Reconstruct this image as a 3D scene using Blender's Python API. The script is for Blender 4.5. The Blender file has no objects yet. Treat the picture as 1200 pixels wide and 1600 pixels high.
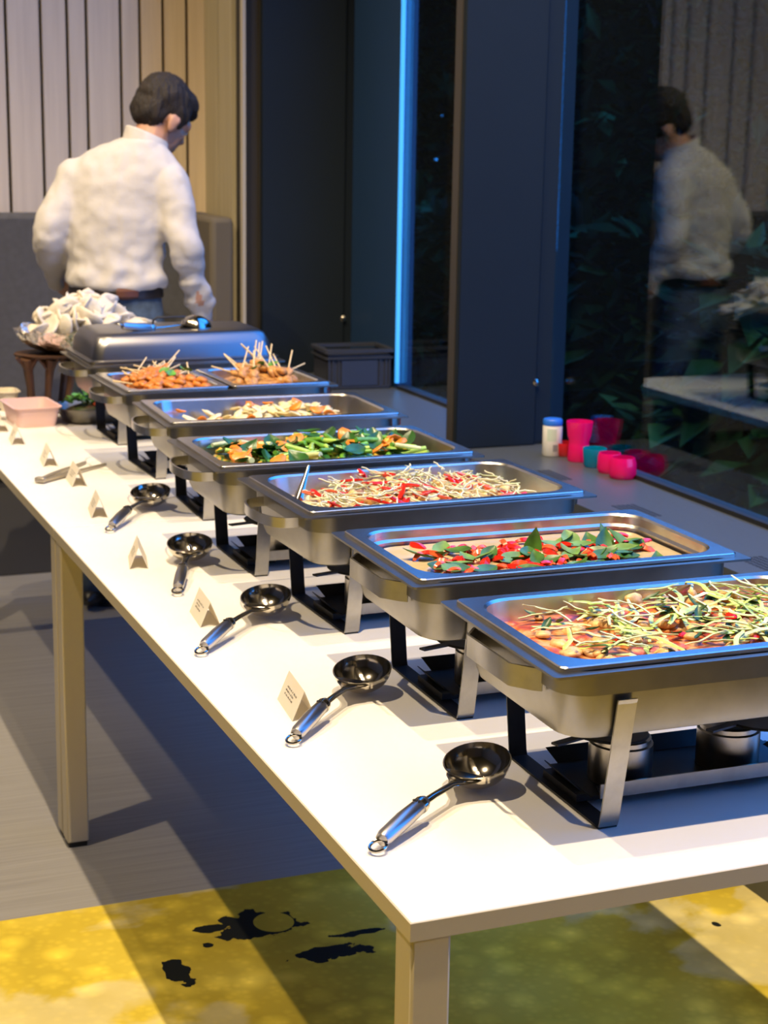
import bpy, bmesh, math, random
from math import sin, cos, pi, radians
from mathutils import Vector, Matrix, Quaternion, noise

# ------------------------------------------------------------------ camera, world, light, exposure
S = bpy.context.scene
COL = S.collection
T = 0.74                                    # table height; table plan: x=0 left edge, y=0 near edge
cd = bpy.data.cameras.new('camera'); CAM = bpy.data.objects.new('camera', cd); COL.objects.link(CAM)
cd.sensor_fit = 'VERTICAL'; cd.sensor_height = 36.0; cd.lens = 59.9
_r = Vector((0.92765, -0.37242, 0.01638)); _f = Vector((0.36681, 0.90415, -0.21893)).normalized()
_u = _r.cross(_f).normalized(); _r = _f.cross(_u).normalized()
cm = Matrix((( _r.x, _u.x, -_f.x, -0.7035), (_r.y, _u.y, -_f.y, -1.6318), (_r.z, _u.z, -_f.z, 0.8732 + T), (0, 0, 0, 1)))
CAM.matrix_world = cm
cd.dof.use_dof = True; cd.dof.focus_distance = 2.45; cd.dof.aperture_fstop = 9.0
cd.clip_start = 0.05; cd.clip_end = 200
S.camera = CAM

W = bpy.data.worlds.new('dusk'); S.world = W; W.use_nodes = True
bg = W.node_tree.nodes['Background']; bg.inputs[0].default_value = (0.03, 0.26, 1.0, 1); bg.inputs[1].default_value = 5.0
S.view_settings.view_transform = 'Standard'; S.view_settings.look = 'None'
S.view_settings.exposure = 0.0; S.view_settings.gamma = 1.0; S.view_settings.use_curve_mapping = False

WARM = (1.0, 0.78, 0.50)
def spot(name, loc, target, power, size=95, color=WARM, radius=0.035, blend=0.5):
    l = bpy.data.lights.new(name, 'SPOT'); l.energy = power; l.color = color; l.spot_size = radians(size)
    l.spot_blend = blend; l.shadow_soft_size = radius
    o = bpy.data.objects.new(name, l); COL.objects.link(o); o.location = loc
    o.rotation_euler = (Vector(target) - Vector(loc)).to_track_quat('-Z', 'Y').to_euler()
    return o
CZ = 5.9                                     # ceiling height
spot('ceiling_spot', (-0.07, -0.30, CZ - .15), (0.1, 0.5, T), 1150)
spot('ceiling_spot', (-0.07, 1.05, CZ - .15), (0.1, 1.3, T), 480)
spot('ceiling_spot', (-1.80, 1.26, CZ - .15), (-0.3, 1.4, T), 640)
spot('ceiling_spot', (-0.30, 3.20, CZ - .15), (0.4, 4.0, 1.0), 120, 80)  # added fill lamp, unseen, brightens the man and far table
spot('ceiling_spot', (-2.60, 3.60, CZ - .15), (0.2, 5.0, 1.2), 520, 60)  # added unseen lamp, washes the slatted far wall with warm light

# ------------------------------------------------------------------ materials
MATS = {}
def mat(name, col, rough=0.5, metal=0.0, var=0.0, scale=8.0, bump=0.0, bscale=60.0, col2=None, trans=0.0, spec=None, stretch=None, sss=0.0, coat=0.0):
    if name in MATS: return MATS[name]
    m = bpy.data.materials.new(name); m.use_nodes = True; MATS[name] = m
    nt = m.node_tree; N = nt.nodes; Lk = nt.links
    b = N['Principled BSDF']
    b.inputs['Roughness'].default_value = rough; b.inputs['Metallic'].default_value = metal
    if spec is not None: b.inputs['Specular IOR Level'].default_value = spec
    if trans: b.inputs['Transmission Weight'].default_value = trans
    if coat: b.inputs['Coat Weight'].default_value = coat
    if sss:
        b.inputs['Subsurface Weight'].default_value = sss; b.inputs['Subsurface Radius'].default_value = (.01, .006, .004)
    tc = N.new('ShaderNodeTexCoord'); mp = N.new('ShaderNodeMapping'); Lk.new(tc.outputs['Object'], mp.inputs[0])
    if stretch: mp.inputs['Scale'].default_value = stretch
    if var or col2:
        nz = N.new('ShaderNodeTexNoise'); nz.inputs['Scale'].default_value = scale; nz.inputs['Detail'].default_value = 4
        Lk.new(mp.outputs[0], nz.inputs[0])
        cr = N.new('ShaderNodeValToRGB')
        c2 = col2 if col2 else tuple(max(0, c * (1 - var)) for c in col)
        c1 = col if col2 else tuple(min(1, c * (1 + var)) for c in col)
        cr.color_ramp.elements[0].position = .35; cr.color_ramp.elements[1].position = .65
        cr.color_ramp.elements[0].color = (*c2, 1); cr.color_ramp.elements[1].color = (*c1, 1)
        Lk.new(nz.outputs[0], cr.inputs[0]); Lk.new(cr.outputs[0], b.inputs['Base Color'])
    else: b.inputs['Base Color'].default_value = (*col, 1)
    if bump:
        n2 = N.new('ShaderNodeTexNoise'); n2.inputs['Scale'].default_value = bscale; n2.inputs['Detail'].default_value = 3
        Lk.new(mp.outputs[0], n2.inputs[0])
        bp = N.new('ShaderNodeBump'); bp.inputs['Strength'].default_value = bump; bp.inputs['Distance'].default_value = .01
        Lk.new(n2.outputs[0], bp.inputs['Height']); Lk.new(bp.outputs[0], b.inputs['Normal'])
    return m

STEEL = mat('brushed steel', (.62, .60, .56), .27, 1.0, var=.05, scale=30)
STEELB = mat('satin steel body', (.27, .255, .22), .36, 1.0, var=.06, scale=25)
POLISH = mat('polished steel', (.56, .52, .45), .13, 1.0)
LEGST = mat('steel strip', (.40, .385, .35), .33, 1.0, var=.08, scale=40)
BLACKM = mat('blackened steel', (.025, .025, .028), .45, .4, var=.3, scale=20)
WHITE = mat('white laminate', (.82, .80, .76), .42, 0, var=.015, scale=3)
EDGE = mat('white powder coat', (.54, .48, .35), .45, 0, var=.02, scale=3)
NAVY = mat('dark painted metal', (.0055, .0105, .0175), .6, 0, var=.06, scale=2, spec=.25)
SILLM = mat('grey sill laminate', (.055, .064, .075), .38, 0, var=.06, scale=90)
BLACKP = mat('black gasket', (.008, .009, .011), .6)
def paper_mat():
    m = bpy.data.materials.new('cream card'); m.use_nodes = True; nt = m.node_tree; N = nt.nodes; N.clear()
    o = N.new('ShaderNodeOutputMaterial'); d = N.new('ShaderNodeBsdfDiffuse'); t = N.new('ShaderNodeBsdfTranslucent'); x = N.new('ShaderNodeMixShader')
    d.inputs[0].default_value = (.93, .90, .82, 1); t.inputs[0].default_value = (.90, .82, .66, 1); x.inputs[0].default_value = .38
    nt.links.new(d.outputs[0], x.inputs[1]); nt.links.new(t.outputs[0], x.inputs[2]); nt.links.new(x.outputs[0], o.inputs[0]); return m
PAPER = paper_mat()
INK = mat('grey ink', (.12, .11, .10), .8)
CANM = mat('tin fuel can', (.46, .43, .38), .30, 1.0, var=.15, scale=30)

def glass_mat():
    m = bpy.data.materials.new('window glass'); m.use_nodes = True; nt = m.node_tree; N = nt.nodes; N.clear()
    o = N.new('ShaderNodeOutputMaterial'); mx = N.new('ShaderNodeMixShader'); fr = N.new('ShaderNodeFresnel'); fr.inputs[0].default_value = 1.5
    tr = N.new('ShaderNodeBsdfTransparent'); tr.inputs[0].default_value = (.86, .95, .94, 1)
    gl = N.new('ShaderNodeBsdfGlossy'); gl.inputs['Roughness'].default_value = .012; gl.inputs[0].default_value = (.95, 1, 1, 1)
    ge = N.new('ShaderNodeNewGeometry'); mr = N.new('ShaderNodeMapRange'); mr.inputs[3].default_value = 1.5; mr.inputs[4].default_value = 1 / 1.5   # same pane reflectance from either face
    nt.links.new(ge.outputs['Backfacing'], mr.inputs[0]); nt.links.new(mr.outputs[0], fr.inputs[0])
    nt.links.new(fr.outputs[0], mx.inputs[0]); nt.links.new(tr.outputs[0], mx.inputs[1]); nt.links.new(gl.outputs[0], mx.inputs[2])
    nt.links.new(mx.outputs[0], o.inputs[0]); return m
GLASS = glass_mat()

def floor_mat():
    m = bpy.data.materials.new('grey vinyl'); m.use_nodes = True; nt = m.node_tree; N = nt.nodes; L = nt.links; b = N['Principled BSDF']
    tc = N.new('ShaderNodeTexCoord'); mp = N.new('ShaderNodeMapping'); mp.inputs['Scale'].default_value = (.6, 26, 1); L.new(tc.outputs['Object'], mp.inputs[0])
    nz = N.new('ShaderNodeTexNoise'); nz.inputs['Scale'].default_value = 4; nz.inputs['Detail'].default_value = 6; L.new(mp.outputs[0], nz.inputs[0])
    cr = N.new('ShaderNodeValToRGB'); cr.color_ramp.elements[0].position = .3; cr.color_ramp.elements[1].position = .7
    cr.color_ramp.elements[0].color = (.200, .197, .200, 1); cr.color_ramp.elements[1].color = (.265, .262, .264, 1)
    L.new(nz.outputs[0], cr.inputs[0]); L.new(cr.outputs[0], b.inputs['Base Color']); b.inputs['Roughness'].default_value = .5
    return m

def carpet_mat():
    m = bpy.data.materials.new('moss print carpet'); m.use_nodes = True; nt = m.node_tree; N = nt.nodes; L = nt.links; b = N['Principled BSDF']
    b.inputs['Roughness'].default_value = .9; b.inputs['Specular IOR Level'].default_value = .1
    tc = N.new('ShaderNodeTexCoord')
    def nz(s, d=3, dist=0):
        n = N.new('ShaderNodeTexNoise'); n.inputs['Scale'].default_value = s; n.inputs['Detail'].default_value = d; n.inputs['Distortion'].default_value = dist
        L.new(tc.outputs['Object'], n.inputs[0]); return n.outputs[0]
    def ramp(src, stops):
        r = N.new('ShaderNodeValToRGB'); e = r.color_ramp.elements
        while len(e) < len(stops): e.new(.5)
        for el, (p, c) in zip(e, stops): el.position = p; el.color = (*c, 1)
        L.new(src, r.inputs[0]); return r.outputs[0]
    def mix(fac, a, c, mode='MIX'):
        x = N.new('ShaderNodeMix'); x.data_type = 'RGBA'; x.blend_type = mode
        if isinstance(fac, float): x.inputs[0].default_value = fac
        else: L.new(fac, x.inputs[0])
        L.new(a, x.inputs[6]); L.new(c, x.inputs[7]); return x.outputs[2]
    def math_(op, a, c):
        x = N.new('ShaderNodeMath'); x.operation = op
        for i, v in enumerate((a, c)):
            if isinstance(v, (int, float)): x.inputs[i].default_value = v
            else: L.new(v, x.inputs[i])
        return x.outputs[0]
    vo = N.new('ShaderNodeTexVoronoi'); vo.inputs['Scale'].default_value = 13; vo.feature = 'SMOOTH_F1'; vo.inputs['Smoothness'].default_value = .3
    L.new(tc.outputs['Object'], vo.inputs[0])
    vo2 = N.new('ShaderNodeTexVoronoi'); vo2.inputs['Scale'].default_value = 46; L.new(tc.outputs['Object'], vo2.inputs[0])
    base = ramp(nz(2.2, 4, .4), [(.3, (.50, .40, .05)), (.5, (.72, .56, .06)), (.7, (.88, .72, .12))])
    bub = ramp(vo.outputs['Distance'], [(.0, (1.25, 1.25, 1.25)), (.5, (.72, .71, .68))])
    bub2 = ramp(vo2.outputs['Distance'], [(.0, (1.08, 1.07, 1.05)), (.5, (.88, .87, .8))])
    c = mix(.8, mix(.9, base, bub, 'MULTIPLY'), bub2, 'MULTIPLY')
    cloud = ramp(nz(1.55, 6, .25), [(.51, (0, 0, 0)), (.53, (1, 1, 1))])
    pale = ramp(nz(9, 5), [(.3, (.62, .57, .36)), (.7, (.80, .76, .54))])
    cf = math_('MULTIPLY', cloud, .42)
    c = mix(cf, c, mix(.5, pale, bub, 'MULTIPLY'))
    # dark worn holes of the print, with their own places and ragged outlines
    sep = N.new('ShaderNodeSeparateXYZ'); L.new(tc.outputs['Object'], sep.inputs[0])
    tot = None
    wob = nz(26, 6)
    for (hx, hy, rx, ry, ring) in ((.285, 1.475, .085, .060, 1), (.395, 1.305, .075, .028, 0), (.083, 1.335, .022, .060, 0), (.17, 1.42, .012, .012, 0), (.20, 1.49, .04, .02, 0), (.47, 1.37, .05, .012, 0), (1.19, 1.15, .008, .012, 0)):
        dx = math_('DIVIDE', math_('SUBTRACT', sep.outputs[0], hx), rx); dy = math_('DIVIDE', math_('SUBTRACT', sep.outputs[1], hy), ry)
        d = math_('SQRT', math_('ADD', math_('MULTIPLY', dx, dx), math_('MULTIPLY', dy, dy)), 0)
        d = math_('ADD', d, math_('MULTIPLY', math_('SUBTRACT', wob, .5), 2.2))
        h = math_('LESS_THAN', d, 1.0)
        if ring:
            ex = math_('DIVIDE', math_('SUBTRACT', sep.outputs[0], .325), .042); ey = math_('DIVIDE', math_('SUBTRACT', sep.outputs[1], 1.475), .045)
            dd = math_('SQRT', math_('ADD', math_('MULTIPLY', ex, ex), math_('MULTIPLY', ey, ey)), 0)
            h = math_('MULTIPLY', h, math_('GREATER_THAN', dd, 1.0))
        tot = h if tot is None else math_('MAXIMUM', tot, h)
    blk = N.new('ShaderNodeRGB'); blk.outputs[0].default_value = (.012, .014, .014, 1)
    c = mix(tot, c, blk.outputs[0])
    L.new(c, b.inputs['Base Color']); return m

def wood_mat(name, a, c, sc=(18, 18, .8)):
    m = bpy.data.materials.new(name); m.use_nodes = True; nt = m.node_tree; N = nt.nodes; L = nt.links; b = N['Principled BSDF']
    tc = N.new('ShaderNodeTexCoord'); mp = N.new('ShaderNodeMapping'); mp.inputs['Scale'].default_value = sc; L.new(tc.outputs['Object'], mp.inputs[0])
    nz = N.new('ShaderNodeTexNoise'); nz.inputs['Scale'].default_value = 3; nz.inputs['Detail'].default_value = 5; L.new(mp.outputs[0], nz.inputs[0])
    cr = N.new('ShaderNodeValToRGB'); cr.color_ramp.elements[0].position = .3; cr.color_ramp.elements[1].position = .7
    cr.color_ramp.elements[0].color = (*a, 1); cr.color_ramp.elements[1].color = (*c, 1)
    L.new(nz.outputs[0], cr.inputs[0]); L.new(cr.outputs[0], b.inputs['Base Color']); b.inputs['Roughness'].default_value = .6
    return m

def neon(name, col):
    m = bpy.data.materials.new(name); m.use_nodes = True; nt = m.node_tree; N = nt.nodes; L = nt.links; N.clear()
    o = N.new('ShaderNodeOutputMaterial'); d = N.new('ShaderNodeBsdfDiffuse'); t = N.new('ShaderNodeBsdfTranslucent'); g = N.new('ShaderNodeBsdfGlossy')
    tp = N.new('ShaderNodeBsdfTransparent'); tp.inputs[0].default_value = (*[min(1, c * .9 + .1) for c in col], 1)
    for n in (d, t): n.inputs[0].default_value = (*col, 1)
    g.inputs['Roughness'].default_value = .1
    a = N.new('ShaderNodeMixShader'); a.inputs[0].default_value = .5; L.new(d.outputs[0], a.inputs[1]); L.new(t.outputs[0], a.inputs[2])
    c = N.new('ShaderNodeMixShader'); c.inputs[0].default_value = .3; L.new(a.outputs[0], c.inputs[1]); L.new(tp.outputs[0], c.inputs[2])
    e = N.new('ShaderNodeMixShader'); e.inputs[0].default_value = .06; L.new(c.outputs[0], e.inputs[1]); L.new(g.outputs[0], e.inputs[2])
    L.new(e.outputs[0], o.inputs[0]); return m

def sky_glint_mat():
    m = bpy.data.materials.new('blue sky glint'); m.use_nodes = True; b = m.node_tree.nodes['Principled BSDF']
    b.inputs['Base Color'].default_value = (.1, .4, .9, 1); b.inputs['Emission Color'].default_value = (.0, .26, .80, 1); b.inputs['Emission Strength'].default_value = 1.0  # emission imitates sky light reflected along the frame edge, no lamp
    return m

# ------------------------------------------------------------------ mesh helpers
class MB:
    def __init__(s): s.v = []; s.f = []; s.mi = []; s.cur = 0
    def add(s, vs, fs):
        o = len(s.v); s.v += [tuple(v) for v in vs]
        for f in fs: s.f.append([i + o for i in f]); s.mi.append(s.cur)
        return s
    def box(s, c, d, M=None):
        x, y, z = (k / 2 for k in d); c = Vector(c)
        vs = [Vector((a * x, b * y, e * z)) for e in (-1, 1) for a, b in ((-1, -1), (1, -1), (1, 1), (-1, 1))]
        if M is not None: vs = [M @ v for v in vs]
        return s.add([v + c for v in vs], [(3, 2, 1, 0), (4, 5, 6, 7), (0, 1, 5, 4), (1, 2, 6, 5), (2, 3, 7, 6), (3, 0, 4, 7)])
    def b2(s, lo, hi): return s.box([(a + b) / 2 for a, b in zip(lo, hi)], [b - a for a, b in zip(lo, hi)])
    def loft(s, rings, cap0=True, cap1=True, closed=True):
        n = len(rings[0]); vs = [p for r in rings for p in r]; fs = []
        for k in range(len(rings) - 1):
            for i in range(n if closed else n - 1):
                j = (i + 1) % n; fs.append((k * n + i, k * n + j, (k + 1) * n + j, (k + 1) * n + i))
        if cap0: fs.append(tuple(reversed(range(n))))
        if cap1: fs.append(tuple(range((len(rings) - 1) * n, len(rings) * n)))
        return s.add(vs, fs)
    def tube(s, pts, rad, n=8, flat=1.0, cap=True, up=None):
        pts = [Vector(p) for p in pts]; m = len(pts)
        rad = rad if isinstance(rad, (list, tuple)) else [rad] * m
        rings = []; prev = None
        for k in range(m):
            t = (pts[min(k + 1, m - 1)] - pts[max(k - 1, 0)]).normalized()
            if prev is None:
                ref = Vector(up) if up else (Vector((0, 0, 1)) if abs(t.z) < .9 else Vector((1, 0, 0)))
                a = (ref - t * ref.dot(t)).normalized()
            else: a = (prev - t * prev.dot(t)).normalized()
            prev = a; b = t.cross(a)
            rings.append([pts[k] + (a * cos(q) * flat + b * sin(q)) * rad[k] for q in (2 * pi * i / n for i in range(n))])
        return s.loft(rings, cap, cap)
    def lathe(s, prof, n=24, c=(0, 0, 0), M=None):
        c = Vector(c); rings = []
        for r, z in prof:
            ring = [Vector((r * cos(2 * pi * i / n), r * sin(2 * pi * i / n), z)) for i in range(n)]
            if M is not None: ring = [M @ p for p in ring]
            rings.append([p + c for p in ring])
        return s.loft(rings, True, True)
    def build(s, name, mats, parent=None, smooth=True, angle=35, loc=None, rotz=0, bevel=0):
        me = bpy.data.meshes.new(name); me.from_pydata(s.v, [], s.f)
        if not isinstance(mats, (list, tuple)): mats = [mats]
        for m in mats: me.materials.append(m)
        if len(mats) > 1: me.polygons.foreach_set('material_index', s.mi)
        bm = bmesh.new(); bm.from_mesh(me); bmesh.ops.recalc_face_normals(bm, faces=bm.faces); bm.to_mesh(me); bm.free()
        if smooth: me.shade_smooth(); me.set_sharp_from_angle(angle=radians(angle))
        o = bpy.data.objects.new(name, me); COL.objects.link(o)
        if bevel:
            bv = o.modifiers.new('bevel', 'BEVEL'); bv.width = bevel; bv.segments = 2; bv.limit_method = 'ANGLE'; bv.angle_limit = radians(40)
        if parent is not None: o.parent = parent
        if loc is not None: o.location = loc
        if rotz: o.rotation_euler = (0, 0, rotz)
        return o

def rrect(L, Wd, r, z, n=5, cx=0, cy=0):
    pts = []
    for sx, sy, a0 in ((1, 1, 0), (-1, 1, pi / 2), (-1, -1, pi), (1, -1, 3 * pi / 2)):
        for i in range(n + 1):
            a = a0 + pi / 2 * i / n
            pts.append(Vector((cx + sx * (L / 2 - r) + r * cos(a), cy + sy * (Wd / 2 - r) + r * sin(a), z)))
    return pts

def tag(o, label=None, cat=None, group=None, kind=None):
    if label: o['label'] = label
    if cat: o['category'] = cat
    if group: o['group'] = group
    if kind: o['kind'] = kind
    return o
def empty(name, loc, rotz=0, label=None, cat=None, group=None):
    o = bpy.data.objects.new(name, None); COL.objects.link(o); o.location = loc; o.rotation_euler = (0, 0, rotz); o.empty_display_size = .05
    return tag(o, label, cat, group)
def struct(o): o['kind'] = 'structure'; return o
def copy_tree(o, parent=None):
    c = o.copy(); COL.objects.link(c)
    if parent is not None: c.parent = parent
    for ch in list(o.children): copy_tree(ch, c)
    return c
def inst(me, name, loc, rot=(0, 0, 0), sc=1.0, label=None, cat=None, group=None, parent=None):
    o = bpy.data.objects.new(name, me); COL.objects.link(o); o.location = loc
    o.rotation_euler = rot; o.scale = (sc, sc, sc) if isinstance(sc, (int, float)) else sc
    if parent is not None: o.parent = parent
    return tag(o, label, cat, group)
def mesh_only(mb, name, m, angle=35):
    o = mb.build(name, m, angle=angle); me = o.data; bpy.data.objects.remove(o); return me

# ------------------------------------------------------------------ the room
XW0, YW0, TILT = 1.668, 1.776, 0.0                 # the glazing line
def xw(y): return XW0 - TILT * (y - YW0)
SZ = T - 0.05                                        # sill height
FLOORM = floor_mat()
struct(MB().b2((-6, -6, -.1), (1.9, 5.6, 0)).build('floor', FLOORM, smooth=False))
struct(MB().b2((-6, -6, CZ), (1.9, 5.6, CZ + .1)).build('ceiling', mat('ceiling paint', (.12, .115, .11), .8), smooth=False))
struct(MB().b2((-6.1, -6, 0), (-6, 5.6, CZ)).build('wall_left', mat('left plaster', (.20, .18, .16), .8, var=.04), smooth=False))
struct(MB().b2((-6, -6.1, 0), (1.9, -6, CZ)).build('wall_back', mat('rear plaster', (.20, .18, .16), .8, var=.04), smooth=False))
cp = MB().b2((-6, -6, 0.0), (1.352, 1.672, .004)).build('printed_carpet', carpet_mat(), smooth=False)
tag(cp, 'yellow carpet printed with bubbly moss and dark ragged spots', 'carpet')

YB = 5.0                                             # slatted far wall
wf = struct(MB().b2((-6, YB + .02, 0), (1.235, YB + .14, CZ)).build('wall_far', mat('dark slat backing', (.018, .013, .010), .8), smooth=False))
PL = wood_mat('pale wood', (.50, .445, .405), (.58, .52, .47))
PL2 = wood_mat('warm-lit pale wood', (.52, .41, .27), (.60, .48, .32))  # warm spotlight near the corner painted into the plank colour
edges = [.434, .563, .663, .736, .867, .942, 1.033, 1.127, 1.222]
xs = [-.02 + .434]
left = []; x = .434; rr = random.Random(3)
while x > -5.9:
    w = rr.choice((.075, .1, .13)); left.append((x - w, x)); x -= w
for a, b in [(edges[i], edges[i + 1]) for i in range(len(edges) - 1)] + left:
    g = .0065
    MB().b2((a + g, YB - .012, 0.02), (b - g, YB + .02, CZ - .02)).build('plank', PL2 if a > .93 else PL, wf, smooth=False)
ws = struct(MB().b2((1.215, 4.58, 0), (1.34, YB + .14, CZ)).build('wall_right', mat('dark return backing', (.02, .016, .012), .8), smooth=False))
PL3 = wood_mat('olive wood', (.30, .26, .16), (.36, .31, .20))
for a, b in ((4.63, 4.80), (4.81, 4.985)):
    MB().b2((1.198, a, .02), (1.215, b, CZ - .02)).build('plank', PL3, ws, smooth=False)
MB().b2((1.214, 4.545, 0.0), (1.226, 4.575, CZ)).build('edge_trim', mat('pale trim', (.40, .36, .29), .5), ws, smooth=False)

# wall above and round the glazing, sill, fins
sill = struct(MB().add([(1.378, -6, 0), (xw(-6) + .02, -6, 0), (xw(5) + .02, 5, 0), (1.338, 5, 0), (1.378, -6, SZ), (xw(-6) + .02, -6, SZ), (xw(5) + .02, 5, SZ), (1.338, 5, SZ)],
    [(3, 2, 1, 0), (4, 5, 6, 7), (0, 1, 5, 4), (1, 2, 6, 5), (2, 3, 7, 6), (3, 0, 4, 7)]).build('window_sill', SILLM, smooth=False))
VG = mat('grille black', (.012, .013, .015), .6)
for (vy0, vy1) in ((1.93, 2.07), (1.36, 1.50), (2.40, 2.54)):
    m = MB()
    for i in range(10):
        for j in range(5):
            m.b2((1.425 + j * .014 - .0045, vy0 + i * .0145, SZ - .004), (1.425 + j * .014 + .0045, vy0 + i * .0145 + .009, SZ + .0008))
    m.build('vent_grille', VG, sill, smooth=False)
def fin(name, y, x0, bolt):
    f = struct(MB().b2((x0, y, SZ), (xw(y) - .045, y + .065, CZ)).build(name, NAVY, bevel=.004))
    MB().b2((xw(y) - .045, y + .012, SZ), (xw(y) + .052, y + .06, CZ)).build('frame_profile', NAVY, f, smooth=False)
    MB().b2((x0 - .003, y + .02, SZ), (x0, y + .063, CZ)).build('side_strip', mat('bronze strip', (.035, .030, .024), .5), f, smooth=False)
    MB().lathe([(.0001, 0), (.011, 0), (.011, .003), (.005, .007), (.0001, .008)], 12, (xw(y) - .048, y, bolt), Matrix.Rotation(pi / 2, 3, 'X')).build('bolt', POLISH, f)
    return f
fin('trim_1', 2.90, 1.360, T + .141)
fin('trim_2', 4.55, 1.290, T + .157)
struct(MB().b2((1.66, -6, 0), (1.9, -1.2, CZ)).build('rear_light_block', mat('rear plaster', (.2, .18, .16)), smooth=False))  # unseen wall added to keep blue light out from behind the camera
def window(name, y0, y1, tilt=0.0):
    e = struct(empty(name, (0, 0, 0)))
    ym = (y0 + y1) / 2
    g = MB()
    def px(y): return xw(ym) + (-TILT + tilt) * (y - ym)
    t = .006
    g.add([(px(y0), y0, SZ - .02), (px(y0) + t, y0, SZ - .02), (px(y1) + t, y1, SZ - .02), (px(y1), y1, SZ - .02), (px(y0), y0, CZ), (px(y0) + t, y0, CZ), (px(y1) + t, y1, CZ), (px(y1), y1, CZ)],
          [(3, 2, 1, 0), (4, 5, 6, 7), (0, 1, 5, 4), (1, 2, 6, 5), (2, 3, 7, 6), (3, 0, 4, 7)])
    g.build('pane', GLASS, e, smooth=False)
    q = MB().add([(xw(y0) - .014, y0, SZ), (xw(y0) + .03, y0, SZ), (xw(y1) + .03, y1, SZ), (xw(y1) - .014, y1, SZ), (xw(y0) - .014, y0, SZ + .012), (xw(y0) + .03, y0, SZ + .012), (xw(y1) + .03, y1, SZ + .012), (xw(y1) - .014, y1, SZ + .012)],
          [(3, 2, 1, 0), (4, 5, 6, 7), (0, 1, 5, 4), (1, 2, 6, 5), (2, 3, 7, 6), (3, 0, 4, 7)])
    q.build('gasket', BLACKP, e, smooth=False)
    return e
window('window_1', 0.6, 2.91, .006)
window('window_2', 3.0, 4.08)
window('window_3', -1.2, 0.6)
pn = struct(MB().b2((xw(4.3) - .012, 4.092, SZ), (xw(4.3) + .05, 4.56, CZ)).build('fin_reflection_panel', mat('blue grey panel', (.010, .032, .085), .45), smooth=False))  # solid blue panel stands in for the fin's reflection in the glass
MB().b2((xw(4.1) - .016, 4.080, SZ + .02), (xw(4.1) - .003, 4.092, CZ)).build('sky_glint', sky_glint_mat(), pn, smooth=False)  # glowing strip added in place of a sky reflection on the edge
struct(MB().b2((1.34, 4.66, 0), (1.72, 5.6, CZ)).build('trim_5', NAVY, smooth=False))

# ------------------------------------------------------------------ outdoors at dusk
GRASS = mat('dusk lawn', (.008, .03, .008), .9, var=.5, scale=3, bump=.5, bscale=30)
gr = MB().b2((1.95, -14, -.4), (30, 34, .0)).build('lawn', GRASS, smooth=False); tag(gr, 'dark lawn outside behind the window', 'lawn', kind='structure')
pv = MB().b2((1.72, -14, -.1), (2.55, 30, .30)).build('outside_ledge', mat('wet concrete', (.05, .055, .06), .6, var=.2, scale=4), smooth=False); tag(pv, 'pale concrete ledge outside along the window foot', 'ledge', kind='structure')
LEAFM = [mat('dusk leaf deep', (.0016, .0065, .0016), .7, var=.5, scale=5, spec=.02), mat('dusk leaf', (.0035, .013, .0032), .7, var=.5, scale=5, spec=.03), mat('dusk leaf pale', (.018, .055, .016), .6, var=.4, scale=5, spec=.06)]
def leaf_faces(m, c, d, up, ln, wd):
    d = d.normalized(); sd = d.cross(up).normalized(); up = sd.cross(d)
    a = c; e = c + d * ln; mid = c + d * ln * .45
    m.add([a, mid + sd * wd + up * .1 * ln, e, mid - sd * wd + up * .1 * ln, mid], [(0, 1, 4), (1, 2, 4), (2, 3, 4), (3, 0, 4)])
def shrub(seed, h, rad, nleaf, size, lm=None):
    rg = random.Random(seed); e = bpy.data.objects.new('garden_tree', None); COL.objects.link(e)
    st = MB()
    for k in range(5):
        a = rg.uniform(0, 6.28); b = Vector((cos(a) * rad * .6, sin(a) * rad * .6, h * .8))
        st.tube([(0, 0, 0), b * .4 + Vector((0, 0, .2 * h)), b], [.05, .035, .012], 6)
    st.build('trunk', mat('dusk bark', (.004, .0035, .003), .9), e)
    m = MB()
    for k in range(nleaf):
        z = h * (1 - rg.random() ** 1.3 * .98); rr_ = rad * (1.05 - .35 * (z / h) ** 2) * (rg.random() ** .35); a = rg.uniform(0, 6.28)
        c = Vector((cos(a) * rr_, sin(a) * rr_, z)); d = Vector((cos(a) + rg.uniform(-.9, .9), sin(a) + rg.uniform(-.9, .9), rg.uniform(-.9, .7)))
        m.cur = rg.choices((0, 1, 2), (5, 3, .6))[0]
        leaf_faces(m, c, d, Vector((rg.uniform(-.5, .5), rg.uniform(-.5, .5), 1)), size * rg.uniform(.6, 1.3), size * rg.uniform(.18, .36))
    lf = m.build('foliage', lm or LEAFM, e, smooth=False); lf['kind'] = 'stuff'
    return e
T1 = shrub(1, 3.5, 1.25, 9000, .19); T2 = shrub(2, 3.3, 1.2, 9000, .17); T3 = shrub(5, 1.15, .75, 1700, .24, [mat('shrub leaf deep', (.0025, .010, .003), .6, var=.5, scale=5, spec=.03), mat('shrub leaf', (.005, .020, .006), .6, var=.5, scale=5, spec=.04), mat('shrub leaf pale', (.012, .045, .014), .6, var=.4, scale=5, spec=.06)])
glab = 'dark leafy garden tree standing behind the window at dusk'
first = {}
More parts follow.
